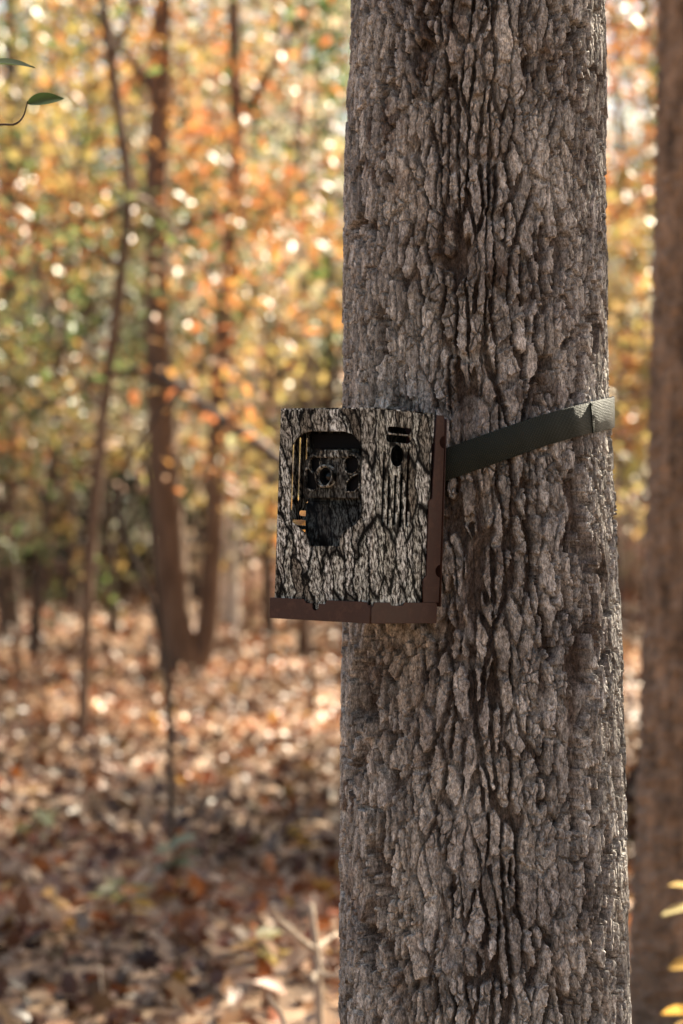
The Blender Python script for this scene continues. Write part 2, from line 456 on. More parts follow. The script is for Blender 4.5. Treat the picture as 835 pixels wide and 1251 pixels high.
g4 = ramp(ns, [(.38, (.35, .34, .33)), (.50, (.95, .95, .95)), (.62, (1.5, 1.5, 1.5))]); ln.new(no4.outputs['Fac'], g4.inputs[0])
mE = N(ns, 'ShaderNodeMix', data_type='RGBA', blend_type='MULTIPLY'); mE.inputs[0].default_value = .75
mD = N(ns, 'ShaderNodeMix', data_type='RGBA', blend_type='MULTIPLY'); mD.inputs[0].default_value = 1
ln.new(mC.outputs[2], mD.inputs[6]); ln.new(g2.outputs[0], mD.inputs[7]); ln.new(mD.outputs[2], mE.inputs[6]); ln.new(g4.outputs[0], mE.inputs[7]); ln.new(mE.outputs[2], p.inputs['Base Color'])
bp = N(ns, 'ShaderNodeBump'); bp.inputs['Strength'].default_value = .7; bp.inputs['Distance'].default_value = .0016
ln.new(no1.outputs['Fac'], bp.inputs['Height']); ln.new(bp.outputs[0], p.inputs['Normal'])
p.inputs['Roughness'].default_value = .8; p.inputs['Specular IOR Level'].default_value = .3
M_BARK = m

oak = empty('oak_tree', (float(trunk_xc(0.)), TY, 0))
tag(oak, 'thick tree with rough furrowed grey-brown bark that carries the strapped camera box', 'tree')
def keep(o, parent):                                      # parent without moving
    o.parent = parent
    o.matrix_parent_inverse = Matrix.LocRotScale(parent.location, parent.rotation_euler, None).inverted()
    return o
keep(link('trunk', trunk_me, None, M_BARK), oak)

# its limbs and crown stand above the picture
def limb_system(rng, base, height, spread, n, r0, z0frac=0.4):
    paths, tips = [], []
    for k in range(n):
        a = rng.random() * 6.283; f = z0frac + (1 - z0frac) * (k + rng.random()) / n
        s = base + np.array([0, 0, height * f])
        L = spread * (1.15 - 0.6 * f) * (0.7 + .6 * rng.random())
        up = 0.25 + .5 * rng.random()
        pts = [s]
        d = np.array([math.cos(a), math.sin(a), up]); d /= np.linalg.norm(d)
        for q in range(5):
            d = d + rng.normal(0, .16, 3); d /= np.linalg.norm(d)
            pts.append(pts[-1] + d * L / 5)
        rr = np.linspace(r0 * (1 - .6 * f), r0 * .12, 6)
        paths.append((np.array(pts), rr))
        for q in range(2, 6):
            for w in range(2):
                dd = d + rng.normal(0, .7, 3); dd /= np.linalg.norm(dd)
                e = pts[q] + dd * L * .32 * (0.5 + rng.random())
                paths.append((np.array([pts[q], (pts[q] + e) / 2 + rng.normal(0, .03 * L, 3), e]), [rr[q] * .6, rr[q] * .35, rr[q] * .15]))
                tips.append(e); tips.append((pts[q] + e) / 2)
        tips.append(pts[-1])
    return paths, np.array(tips)

def crown_mesh(name, rng, tips, n, sigma, size, hue=.18, val=.35, lobed=False):
    if len(tips) > 60: tips = tips[rng.random(len(tips)) < .42]           # leaves hang in clumps with gaps between
    c = tips[rng.integers(0, len(tips), n)]
    pos = c + rng.normal(0, 1, (n, 3)) * np.array([sigma, sigma, sigma * .6])
    t = np.ones((n, 3)) * (1 - val / 2 + val * rng.random((n, 1)))
    t[:, 0] *= 1 + hue * (rng.random(n) - .5); t[:, 1] *= 1 + hue * 2.0 * (rng.random(n) - .5)
    V, T = (LEAF_LOBE_V, LEAF_LOBE_T) if lobed else (LEAF_OVAL_V, LEAF_OVAL_T)
    return leaves_mesh(name, pos, rng.random(n) * 6.283, rng.normal(.35, .5, n), rng.normal(0, .6, n), size * (.6 + .8 * rng.random(n)), t, V, T)

rg = np.random.default_rng(77)
opaths, otips = limb_system(rg, np.array([float(trunk_xc(3.)), TY, 0]), 10.5, 4.0, 11, .09, .5)
keep(link('limbs', tube_mesh('oak_limbs', opaths, 7), None, M_BARK_BROWN), oak)
oc = keep(link('crown', crown_mesh('oak_crown', rg, otips, 5500, .45, .12), None, M_LEAF), oak)
oc.color = (.42, .22, .07, 1)

# ------------------------------------------------------------------ security box on the trunk
BOX_A, BOX_P, BOX_R = R(38.0), R(1.9), R(0.9)
BOX_C = Vector((0.0299, 2.55, 1.2824))
BW, BD, BH = 0.1315, 0.1040, 0.2270                       # camo cover: front width, side depth, height
box = empty('camera_security_box', BOX_C, (-BOX_P, BOX_R, -BOX_A))
tag(box, 'bark-patterned steel security box with brown bottom rail strapped to the thick trunk', 'security box')
BM = Matrix.LocRotScale(BOX_C, Euler((-BOX_P, BOX_R, -BOX_A)), None); BMI = BM.inverted()
def on_plane(px, py, axis, val):
    """photo pixel -> local point of the box on the plane local[axis] = val"""
    o = BMI @ Vector((0, 0, CAMZ)); d = (BMI @ at(px, py, 1.0)) - o
    t = (val - o[axis]) / d[axis]
    return o + d * t

def plate(name, outer, holes, thick, M, mat, parent, uvoff=(0, 0), bevel=0.0004):
    """flat sheet: 2D outline with holes, extruded; M maps (x, y, depth) to the parent's space"""
    cu = bpy.data.curves.new(name, 'CURVE'); cu.dimensions = '2D'; cu.fill_mode = 'BOTH'
    cu.extrude = thick / 2; cu.bevel_depth = bevel; cu.bevel_resolution = 1
    if bevel: cu.offset = -bevel; cu.extrude = thick / 2 - bevel
    for loop in [outer] + list(holes):
        s = cu.splines.new('POLY'); s.points.add(len(loop) - 1)
        for pt, q in zip(s.points, loop): pt.co = (q[0], q[1], 0, 1)
        s.use_cyclic_u = True
    tmp = bpy.data.objects.new(name, cu); col.objects.link(tmp)
    dg = bpy.context.evaluated_depsgraph_get(); dg.update()
    me = bpy.data.meshes.new_from_object(tmp.evaluated_get(dg))
    bpy.data.objects.remove(tmp); bpy.data.curves.remove(cu)
    uv = me.uv_layers.new(name='UVMap') if not me.uv_layers else me.uv_layers[0]
    for l in me.loops:
        c = me.vertices[l.vertex_index].co
        uv.data[l.index].uv = (c.x + uvoff[0], c.y + uvoff[1])
    me.transform(M)
    me.update()
    return link(name, me, parent, mat)

def circ(x, y, rx, ry=None, n=24):
    ry = ry or rx
    return [(x + rx * math.cos(2 * math.pi * k / n), y + ry * math.sin(2 * math.pi * k / n)) for k in range(n)]
def slot(x0, y0, x1, y1, n=6):
    """stadium slot along its longer side"""
    w, h = x1 - x0, y1 - y0; pts = []
    if w >= h:
        r = h / 2
        for k in range(n + 1): a = -math.pi / 2 + math.pi * k / n; pts.append((x1 - r + r * math.cos(a), (y0 + y1) / 2 + r * math.sin(a)))
        for k in range(n + 1): a = math.pi / 2 + math.pi * k / n; pts.append((x0 + r + r * math.cos(a), (y0 + y1) / 2 + r * math.sin(a)))
    else:
        r = w / 2
        for k in range(n + 1): a = math.pi * k / n; pts.append(((x0 + x1) / 2 + r * math.cos(a), y1 - r + r * math.sin(a)))
        for k in range(n + 1): a = math.pi + math.pi * k / n; pts.append(((x0 + x1) / 2 + r * math.cos(a), y0 + r + r * math.sin(a)))
    return pts

# printed bark camouflage
def camo(name, gain, seed, rough=.55):
    m, nt, ns, ln, p = new_mat(name)
    uvn = N(ns, 'ShaderNodeUVMap', uv_map='UVMap')
    mp = N(ns, 'ShaderNodeMapping'); mp.inputs['Location'].default_value = (seed, seed * .7, 0)
    mp.inputs['Rotation'].default_value = (0, 0, R(-9))
    ln.new(uvn.outputs[0], mp.inputs[0])
    nw = N(ns, 'ShaderNodeTexNoise'); nw.inputs['Scale'].default_value = 34; nw.inputs['Detail'].default_value = 5; nw.inputs['Roughness'].default_value = .6
    ln.new(mp.outputs[0], nw.inputs['Vector'])
    sub = N(ns, 'ShaderNodeVectorMath', operation='SUBTRACT'); sub.inputs[1].default_value = (.5, .5, .5); ln.new(nw.outputs['Color'], sub.inputs[0])
    scl = N(ns, 'ShaderNodeVectorMath', operation='SCALE'); scl.inputs['Scale'].default_value = .024; ln.new(sub.outputs[0], scl.inputs[0])
    add = N(ns, 'ShaderNodeVectorMath', operation='ADD'); ln.new(mp.outputs[0], add.inputs[0]); ln.new(scl.outputs[0], add.inputs[1])
    scl2 = N(ns, 'ShaderNodeVectorMath', operation='SCALE'); scl2.inputs['Scale'].default_value = .010; ln.new(sub.outputs[0], scl2.inputs[0])
    add2 = N(ns, 'ShaderNodeVectorMath', operation='ADD'); ln.new(mp.outputs[0], add2.inputs[0]); ln.new(scl2.outputs[0], add2.inputs[1])
    st = N(ns, 'ShaderNodeMapping'); st.inputs['Scale'].default_value = (62, 14, 1); ln.new(add.outputs[0], st.inputs[0])
    v1 = N(ns, 'ShaderNodeTexVoronoi', feature='DISTANCE_TO_EDGE', voronoi_dimensions='2D'); v1.inputs['Scale'].default_value = 1; ln.new(st.outputs[0], v1.inputs['Vector'])
    vc = N(ns, 'ShaderNodeTexVoronoi', feature='F1', voronoi_dimensions='2D'); vc.inputs['Scale'].default_value = 1; ln.new(st.outputs[0], vc.inputs['Vector'])
    st2 = N(ns, 'ShaderNodeMapping'); st2.inputs['Scale'].default_value = (125, 60, 1); ln.new(add.outputs[0], st2.inputs[0])
    v2 = N(ns, 'ShaderNodeTexVoronoi', feature='DISTANCE_TO_EDGE', voronoi_dimensions='2D'); v2.inputs['Scale'].default_value = 1; ln.new(st2.outputs[0], v2.inputs['Vector'])
    st3 = N(ns, 'ShaderNodeMapping'); st3.inputs['Scale'].default_value = (380, 130, 1); st3.inputs['Rotation'].default_value = (0, 0, R(12)); ln.new(add2.outputs[0], st3.inputs[0])
    n3 = N(ns, 'ShaderNodeTexNoise', noise_dimensions='2D'); n3.inputs['Scale'].default_value = 1; n3.inputs['Detail'].default_value = 3; n3.inputs['Roughness'].default_value = .65; ln.new(st3.outputs[0], n3.inputs['Vector'])
    c1 = ramp(ns, [(.030, (0, 0, 0)), (.12, (1, 1, 1))]); ln.new(v1.outputs['Distance'], c1.inputs[0])
    c2 = ramp(ns, [(.0, (.25, .25, .25)), (.10, (1, 1, 1))]); ln.new(v2.outputs['Distance'], c2.inputs[0])
    c3 = ramp(ns, [(.37, (.015, .014, .012)), (.45, (.17, .155, .14)), (.53, (.47, .455, .43)), (.64, (.86, .855, .84))]); ln.new(n3.outputs['Fac'], c3.inputs[0])
    sc_ = N(ns, 'ShaderNodeSeparateColor'); ln.new(vc.outputs['Color'], sc_.inputs[0])
    c4 = ramp(ns, [(.0, (.29, .26, .215)), (.3, (.60, .60, .55)), (.6, (.86, .91, .86)), (1., (1.02, 1.06, 1.04))]); ln.new(sc_.outputs[0], c4.inputs[0])
    def mul(a, b):
        x = N(ns, 'ShaderNodeMix', data_type='RGBA', blend_type='MULTIPLY'); x.inputs[0].default_value = 1
        ln.new(a, x.inputs[6]); ln.new(b, x.inputs[7]); return x.outputs[2]
    o = mul(mul(mul(c3.outputs[0], c4.outputs[0]), c1.outputs[0]), c2.outputs[0])
    x = N(ns, 'ShaderNodeMix', data_type='RGBA', blend_type='MULTIPLY'); x.inputs[0].default_value = 1; x.inputs[7].default_value = (gain, gain, gain, 1)
    ln.new(o, x.inputs[6])
    y = N(ns, 'ShaderNodeMix', data_type='RGBA', blend_type='ADD'); y.inputs[0].default_value = 1; y.inputs[7].default_value = (.005, .0045, .004, 1); ln.new(x.outputs[2], y.inputs[6])
    ln.new(y.outputs[2], p.inputs['Base Color'])
    p.inputs['Roughness'].default_value = rough; p.inputs['Specular IOR Level'].default_value = .05
    return m
M_CAMO = camo('bark_print', 1.0, .37)
M_CAMO_DARK = camo('dark_bark_print', .16, 1.91, .42)

def plain(name, c, rough=.5, metal=0., spec=.5, grain=0.0, gscale=400):
    m, nt, ns, ln, p = new_mat(name)
    tc = N(ns, 'ShaderNodeTexCoord'); no = N(ns, 'ShaderNodeTexNoise'); no.inputs['Scale'].default_value = gscale; no.inputs['Detail'].default_value = 4
    ln.new(tc.outputs['Object'], no.inputs['Vector'])
    rp = ramp(ns, [(.3, tuple(q * (1 - grain) for q in c)), (.7, tuple(q * (1 + grain) for q in c))]); ln.new(no.outputs['Fac'], rp.inputs[0])
    ln.new(rp.outputs[0], p.inputs['Base Color'])
    p.inputs['Roughness'].default_value = rough; p.inputs['Metallic'].default_value = metal; p.inputs['Specular IOR Level'].default_value = spec
    if grain:
        bp = N(ns, 'ShaderNodeBump'); bp.inputs['Strength'].default_value = .12; bp.inputs['Distance'].default_value = .0006
        ln.new(no.outputs['Fac'], bp.inputs['Height']); ln.new(bp.outputs[0], p.inputs['Normal'])
    return m
M_BROWN = plain('brown_powder_coat', (.048, .021, .0145), .5, 0, .25, .10, 900)
_nt = M_BROWN.node_tree; _p = _nt.nodes['Principled BSDF']
_tc = N(_nt.nodes, 'ShaderNodeTexCoord'); _no = N(_nt.nodes, 'ShaderNodeTexNoise'); _no.inputs['Scale'].default_value = 70; _no.inputs['Detail'].default_value = 9; _no.inputs['Roughness'].default_value = .72
_nt.links.new(_tc.outputs['Object'], _no.inputs['Vector'])
_rp = ramp(_nt.nodes, [(.50, (0, 0, 0)), (.72, (1, 1, 1))]); _nt.links.new(_no.outputs['Fac'], _rp.inputs[0])
_mx = N(_nt.nodes, 'ShaderNodeMix', data_type='RGBA'); _mx.inputs[7].default_value = (.090, .048, .034, 1)
_src = _p.inputs['Base Color'].links[0].from_socket
_nt.links.new(_rp.outputs[0], _mx.inputs[0]); _nt.links.new(_src, _mx.inputs[6]); _nt.links.new(_mx.outputs[2], _p.inputs['Base Color'])
_rr = ramp(_nt.nodes, [(.3, (.38, .38, .38)), (.7, (.65, .65, .65))]); _nt.links.new(_no.outputs['Fac'], _rr.inputs[0]); _nt.links.new(_rr.outputs[0], _p.inputs['Roughness'])
M_BLACK = plain('black_plastic', (.006, .006, .007), .5, 0, .03, .1)
M_GLASS = plain('dark_lens_glass', (.004, .005, .007), .08, 0, .22)
M_STEEL_EDGE = plain('inner_steel', (.030, .032, .038), .45, 0, .45, .1)

TH_ = 0.0016
# matrices: sheet x/y -> box local
M_FRONT = Matrix(((1, 0, 0, 0), (0, 0, -1, TH_ / 2), (0, 1, 0, 0), (0, 0, 0, 1)))            # sheet (x, z), just behind y = 0
def m_side(x): return Matrix(((0, 0, 1, x), (1, 0, 0, 0), (0, 1, 0, 0), (0, 0, 0, 1)))       # sheet (y, z)
def m_flat(z): return Matrix(((1, 0, 0, 0), (0, 1, 0, 0), (0, 0, 1, z), (0, 0, 0, 1)))       # sheet (x, y)

def F(px, py):
    q = on_plane(px, py, 1, 0.0); return (q.x, q.z)
def S(px, py):
    q = on_plane(px, py, 0, 0.0); return (q.y, q.z)
LIP = 0.0225
# window outline on the front sheet, traced on its own plane
win = [F(*q) for q in [(357, 545), (362, 536), (372, 529), (379, 527), (420, 527), (430, 530), (438, 538), (442, 546), (441, 632), (434, 641), (421, 648), (416, 656), (415, 667), (379, 667), (378, 658), (372, 650), (356, 637), (354, 630)]]
zb = 0.019
tabx = F(388, 735)[0]
front_outer = [(-BW, zb), (tabx - .012, zb), (tabx - .009, zb - .007), (tabx + .009, zb - .007), (tabx + .012, zb), (-.002, zb), (-.0005, zb + .001), (-.0005, BH - .001), (-.002, BH), (-BW + .002, BH), (-BW, BH - .002)]
plate('front_panel', front_outer, [win], TH_, M_FRONT, M_CAMO, box)
# right-hand sheet with louvres and a lock hole
hole_c = S(485.5, 557)
def sslot(px0, py0, px1, py1):
    a, b = S(px0, py1), S(px1, py0); return slot(a[0], a[1], b[0], b[1])
holes = [circ(hole_c[0], hole_c[1], .0118, .0116)]
holes += [sslot(474, 523.5, 503, 528.5), sslot(472, 533.5, 502.5, 539.5)]
for (xt, yt, xb, yb) in [(471, 551, 466.6, 644), (477, 580, 473.7, 642), (484.4, 580, 481.8, 642), (492.4, 578, 488.6, 645), (500.8, 548.5, 496.2, 643.5)]:
    a, b = S(xt, yt), S(xb, yb); ym = (a[0] + b[0]) / 2
    holes.append(slot(ym - .0026, b[1], ym + .0026, a[1]))
se = BD
notch = .004
side_outer = [(.0005, zb), (.030, zb), (.033, zb - .006), (.050, zb - .006), (.053, zb), (se - .002, zb), (se - .002, .072), (se + .0005, .074), (se + .0005, .131), (se - .003, .134), (se - .003, .194), (se, .197), (se, BH - .001), (se - .002, BH), (.002, BH), (.0005, BH - .001)]
plate('side_panel', side_outer, holes, TH_, m_side(-TH_ / 2), M_CAMO, box, (0.0, 0))
# left-hand sheet: its slots show through the window
def L_(px, py):
    q = on_plane(px, py, 0, -BW); return (q.y, q.z)
lh = []
a0, a1 = L_(357, 600)[0], L_(378, 600)[0]
stp = .0115
z_lo = L_(365, 645)[1]
zt_ = BH - .028
for k in range(4):
    y0 = .010 + k * stp
    lh.append(slot(y0, z_lo + .009 + .0105 * k, y0 + .0034, zt_))
for k in range(4):
    lh.append(slot(.0120 + k * stp, z_lo - .0075 + .0105 * k, 0.0860, z_lo - .0015 + .0105 * k) if k == 0 else slot(.0135 + k * stp, z_lo - .0075 + .0105 * k, 0.0860, z_lo - .0015 + .0105 * k))
# keep the vertical slots clear of the horizontal ones
lh = [h for h in lh]
left_outer = [(.0005, zb), (se, zb), (se, BH), (.0005, BH)]
lw = plate('side_panel', left_outer, lh, TH_, m_side(-BW + TH_ / 2), M_CAMO, box, (.31, 0))
plate('top_panel', [(-BW + .0002, .0002), (-.0002, .0002), (-.0002, se), (-BW + .0002, se)], [], TH_, m_flat(BH + .0006), M_CAMO, box, (0, .4))
# brown base: rear plate, side flanges, bottom tray with front and side lips
LX0, LX1, LY0 = -BW - .0035, .0025, -.0030
nx_ = F(388, 741)
lip_o = [(LX0, 0), (LX1, 0), (LX1, LIP - .002), (LX1 - .002, LIP - .0055), (LX1 - .005, LIP), (nx_[0] + .016, LIP), (nx_[0] + .013, LIP - .0042)]
nk = [(nx_[0] + .0045, LIP - .0042)] + [(nx_[0] + .0045 * math.cos(a), LIP - .0065 + .0052 * math.sin(a)) for a in np.linspace(0, -math.pi, 9)] + [(nx_[0] - .0045, LIP - .0042), (nx_[0] - .013, LIP - .0042), (nx_[0] - .016, LIP)]
plate('bottom_lip', lip_o + nk + [(LX0 + .001, LIP), (LX0, LIP - .001)], [], .0016, Matrix(((1, 0, 0, 0), (0, 0, -1, LY0), (0, 1, 0, 0), (0, 0, 0, 1))), M_BROWN, box)
BR = 0.1150
plate('bottom_lip', [(LY0 + .0010, 0), (BR + .001, 0), (BR + .001, LIP - .002), (BR - .001, LIP), (.056, LIP), (.053, LIP - .0035), (.033, LIP - .0035), (.030, LIP), (LY0 + .006, LIP), (LY0 + .0030, LIP - .0055), (LY0 + .0010, LIP - .003)], [], .0016, m_side(LX1), M_BROWN, box)
plate('bottom_lip', [(LY0 + .0010, 0), (BR + .001, 0), (BR + .001, LIP), (LY0 + .0010, LIP)], [], .0016, m_side(LX0 + .0008), M_BROWN, box)
plate('tray', [(LX0 + .001, LY0 + .001), (LX1 - .001, LY0 + .001), (LX1 - .001, BR), (LX0 + .001, BR)], [], .0016, m_flat(.0011), M_BROWN, box)
plate('rear_plate', [(-BW + .001, .018), (.001, .018), (.001, BH - .003), (-BW + .001, BH - .003)], [], .0016, Matrix(((1, 0, 0, 0), (0, 0, -1, BR + .011), (0, 1, 0, 0), (0, 0, 0, 1))), M_BROWN, box)
FR = BR + .0050
def half_hole(zc, r=.0068):
    return [(FR + .0 + .0008 - .0 - (r * 1.25) * math.cos(a) , zc + r * math.sin(a)) for a in np.linspace(-math.pi / 2, math.pi / 2, 10)]
fl = [(se - .010, .0195), (FR - .001, .0195)] + [(FR - .001, .052 - .0068)] + half_hole(.052) + [(FR - .001, .052 + .0068), (FR - .001, .190 - .0068)] + half_hole(.190) + [(FR - .001, .190 + .0068), (FR - .001, BH - .006), (FR - .004, BH - .003), (se - .002, BH - .003), (se - .002, .187), (se - .003, .184), (se - .003, .126), (se + .0008, .124), (se - .007, .122), (se - .007, .068), (se - .010, .066)]
fl = [(se - .004, .0225), (FR, .0225)] + half_hole(.057) + half_hole(.198) + [(FR, BH - .002), (FR - .002, BH), (se + .0015, BH), (se - .002, .136), (se - .008, .133), (se - .008, .052), (se - .014, .048), (se - .013, .0225)]
plate('side_flange', fl, [], .0016, m_side(.0016), M_BROWN, box)
plate('side_flange', [(se - .004, .0225), (FR, .0225), (FR, BH - .002), (se - .004, BH - .002)], [], .0016, m_side(-BW - .0016), M_BROWN, box)
# mounting pad that bears on the bark
pad = bmesh.new(); bmesh.ops.create_cube(pad, size=1.0)
for v in pad.verts: v.co = Vector((-BW / 2 + v.co.x * .045, BR + .024 + v.co.y * .024, .115 + v.co.z * .12))
bmesh.ops.bevel(pad, geom=list(pad.edges), offset=.003, segments=2, affect='EDGES')
pm = bpy.data.meshes.new('mounting_pad'); pad.to_mesh(pm); pad.free(); link('mounting_pad', pm, box, M_BROWN)

# ------------------------------------------------------------------ the trail camera inside
tcam = empty('trail_camera', BOX_C, (-BOX_P, BOX_R, -BOX_A))
tag(tcam, 'dark trail camera with round lens and infrared windows sitting inside the box', 'camera')
def rbox(name, x0, x1, y0, y1, z0, z1, bev, mat, parent, seg=3):
    b = bmesh.new(); bmesh.ops.create_cube(b, size=1.0)
    for v in b.verts: v.co = Vector(((x0 + x1) / 2 + v.co.x * (x1 - x0), (y0 + y1) / 2 + v.co.y * (y1 - y0), (z0 + z1) / 2 + v.co.z * (z1 - z0)))
    bmesh.ops.bevel(b, geom=list(b.edges), offset=bev, segments=seg, affect='EDGES')
    uvl = b.loops.layers.uv.new('UVMap')
    for f in b.faces:
        for l in f.loops: l[uvl].uv = (l.vert.co.x + l.vert.co.y * .8, l.vert.co.z)
    me = bpy.data.meshes.new(name); b.to_mesh(me); b.free(); me.shade_smooth()
    return link(name, me, parent, mat)
CYF = .020                                               # depth of the camera's face behind the front sheet
def G(px, py, y=CYF):
    q = on_plane(px, py, 1, y); return (q.x, q.z)
cl = G(374.5, 600)[0]; cr_ = G(449, 600)[0]
z_split = G(405, 611)[1]
body = rbox('body', cl, cr_, CYF, .090, .020, BH - .012, .004, M_CAMO_DARK, tcam)
door_ = rbox('lower_door', cl + .002, cr_ - .002, CYF - .0045, CYF + .004, .024, z_split - .0012, .0025, M_CAMO_DARK, tcam)
HY = .0095                                                # lens housing stands forward
def Hh(px, py): return G(px, py, HY)
ho = [Hh(*q) for q in [(371, 566), (376, 558), (384, 553), (436, 553), (441.5, 560), (441.5, 604), (437, 609), (376, 608), (370, 603)]]
LC = Hh(399.5, 582)
hl = [circ(LC[0], LC[1], .0128, .0128, 32)]
w1_ = Hh(385, 567.5); w2_ = Hh(430, 567.5)
hl += [circ(w1_[0], w1_[1], .0068, .0085), circ(w2_[0], w2_[1], .0098, .0095)]
hl += [[Hh(*q) for q in [(374, 575), (377, 573), (386.5, 582), (388, 597), (382, 598.5), (375, 596)]]]
hl += [[Hh(*q) for q in [(424, 590), (430, 583), (438.5, 579), (439, 594), (434, 600), (424, 600)]]]
hous = plate('lens_housing', ho, hl, .0034, Matrix(((1, 0, 0, 0), (0, 0, -1, HY + .0017), (0, 1, 0, 0), (0, 0, 0, 1))), M_CAMO_DARK, tcam, (.11, .05), .0008)
plate('brow', [G(387, 549.5, .006), G(424, 549.5, .006), G(426, 559, .006), G(386, 559, .006)], [], .010, Matrix(((1, 0, 0, 0), (0, 0, -1, .0115), (0, 1, 0, 0), (0, 0, 0, 1))), camo('mid_bark_print', .6, .8, .45), tcam, (.2, .3), .001)
plate('infrared_window', [(q[0] * .97 + ho[0][0] * .03, q[1]) for q in ho], [], .006, Matrix(((1, 0, 0, 0), (0, 0, -1, HY + .0070), (0, 1, 0, 0), (0, 0, 0, 1))), M_BLACK, tcam, bevel=0)
plate('flash_panel', [G(384, 530, .0185), G(441, 530, .0185), G(441, 548, .0185), G(384, 548, .0185)], [], .002, Matrix(((1, 0, 0, 0), (0, 0, -1, .0192), (0, 1, 0, 0), (0, 0, 0, 1))), M_BLACK, tcam, bevel=0)
def ring(name, r0, r1, y0, y1, mat, parent, n=36):
    prof = [(r0, y1), (r0, y0 + .0012), (r0 + .0012, y0), (r1 - .0012, y0), (r1, y0 + .0012), (r1, y1)]
    V, Fc = [], []
    for k in range(n):
        a = 2 * math.pi * k / n
        for (r, y) in prof: V.append((LC[0] + r * math.cos(a), y, LC[1] + r * math.sin(a)))
    q = len(prof)
    for k in range(n):
        for w in range(q - 1): Fc.append((k * q + w, k * q + w + 1, ((k + 1) % n) * q + w + 1, ((k + 1) % n) * q + w))
    me = bpy.data.meshes.new(name); me.from_pydata(V, [], Fc)
    uvl = me.uv_layers.new(name='UVMap')
    for l in me.loops:
        c = me.vertices[l.vertex_index].co; uvl.data[l.index].uv = (c.x, c.z + c.y)
    me.shade_smooth(); me.update()
    return link(name, me, parent, mat)
for (c_, ra, rb) in ((w1_, .0068, .0085), (w2_, .0098, .0095)):
    plate('window_rim', circ(c_[0], c_[1], ra + .0016, rb + .0016), [circ(c_[0], c_[1], ra, rb)], .0016, Matrix(((1, 0, 0, 0), (0, 0, -1, HY - .0006), (0, 1, 0, 0), (0, 0, 0, 1))), bpy.data.materials['mid_bark_print'], tcam, (.4, .1), .0004)
for poly in hl[3:5]:
    cxp = sum(q[0] for q in poly) / len(poly); czp = sum(q[1] for q in poly) / len(poly)
    plate('window_rim', [(cxp + (q[0] - cxp) * 1.22, czp + (q[1] - czp) * 1.18) for q in poly], [poly], .0016, Matrix(((1, 0, 0, 0), (0, 0, -1, HY - .0006), (0, 1, 0, 0), (0, 0, 0, 1))), bpy.data.materials['mid_bark_print'], tcam, (.6, .1), .0003)
rg1 = ring('lens_ring', .0098, .0126, .0035, .016, bpy.data.materials['mid_bark_print'], tcam)
ring('inner_ring', .0068, .0096, .0075, .016, M_BLACK, rg1)
# domed lens glass
dv, df = [], []
nr, na = 6, 28
for a_ in range(nr + 1):
    rr_ = .0067 * a_ / nr
    for k in range(na): dv.append((LC[0] + rr_ * math.cos(2 * math.pi * k / na), .0105 + .0022 * (rr_ / .0067) ** 2, LC[1] + rr_ * math.sin(2 * math.pi * k / na)))
for a_ in range(nr):
    for k in range(na): df.append((a_ * na + k, a_ * na + (k + 1) % na, (a_ + 1) * na + (k + 1) % na, (a_ + 1) * na + k))
dm = bpy.data.meshes.new('lens'); dm.from_pydata(dv, [], df); dm.shade_smooth(); link('lens', dm, rg1, M_GLASS)

# ------------------------------------------------------------------ strap
m, nt, ns, ln, p = new_mat('dark_green_webbing')
uvn = N(ns, 'ShaderNodeUVMap', uv_map='UVMap')
wv = N(ns, 'ShaderNodeTexWave', wave_type='BANDS', bands_direction='X'); wv.inputs['Scale'].default_value = 1 / .0019 * .314
wv2 = N(ns, 'ShaderNodeTexWave', wave_type='BANDS', bands_direction='Y'); wv2.inputs['Scale'].default_value = 1 / .0017 * .314
for w in (wv, wv2): w.inputs['Distortion'].default_value = .6; w.inputs['Detail'].default_value = 2; w.inputs['Detail Scale'].default_value = 1.5; ln.new(uvn.outputs[0], w.inputs['Vector'])
mm = N(ns, 'ShaderNodeMath', operation='MULTIPLY'); ln.new(wv.outputs['Fac'], mm.inputs[0]); ln.new(wv2.outputs['Fac'], mm.inputs[1])
rp = ramp(ns, [(0.05, (.008, .012, .008)), (.55, (.020, .028, .019)), (.95, (.042, .054, .038))]); ln.new(mm.outputs[0], rp.inputs[0]); ln.new(rp.outputs[0], p.inputs['Base Color'])
bp = N(ns, 'ShaderNodeBump'); bp.inputs['Strength'].default_value = .9; bp.inputs['Distance'].default_value = .0011; ln.new(mm.outputs[0], bp.inputs['Height']); ln.new(bp.outputs[0], p.inputs['Normal'])
p.inputs['Roughness'].default_value = .5; p.inputs['Specular IOR Level'].default_value = .3
M_WEB = m
# the band's centre height over the angle round the trunk, read off the photograph where the pixel's ray meets the trunk
def ray_trunk(px, py, off=.0035):
    d = at(px, py, 1.0) - Vector((0, 0, CAMZ)); t = 2.6
    for _ in range(40):
        P = Vector((0, 0, CAMZ)) + d * t
        r = float(trunk_r(P.z)) + off; xc = float(trunk_xc(P.z))
        a = d.x ** 2 + d.y ** 2; b = -2 * (d.x * xc + d.y * TY); c = xc ** 2 + TY ** 2 - r * r
        disc = max(b * b - 4 * a * c, 0); t = (-b - math.sqrt(disc)) / (2 * a)
    P = Vector((0, 0, CAMZ)) + d * t
    return math.atan2(P.x - xc, TY - P.y), P.z
ctl = [ray_trunk(*q) for q in [(530, 573), (600, 548), (660, 527), (705, 514), (735, 507)]]
kx = [c[0] for c in ctl]; kz = [c[1] for c in ctl]
slope = (kz[-1] - kz[-2]) / (kx[-1] - kx[-2])
a_end = 2 * math.pi - 1.15
kx += [kx[-1] + .5, math.pi, a_end]; kz += [kz[-1] + .30 * slope, kz[-1] + .30 * slope - .004, kz[0] + .01]
SA = np.linspace(kx[0] - .16, a_end, 220)
SZ = np.interp(SA, kx, kz)
for _ in range(6): SZ[1:-1] = (SZ[:-2] + 2 * SZ[1:-1] + SZ[2:]) / 4
hw = .0172
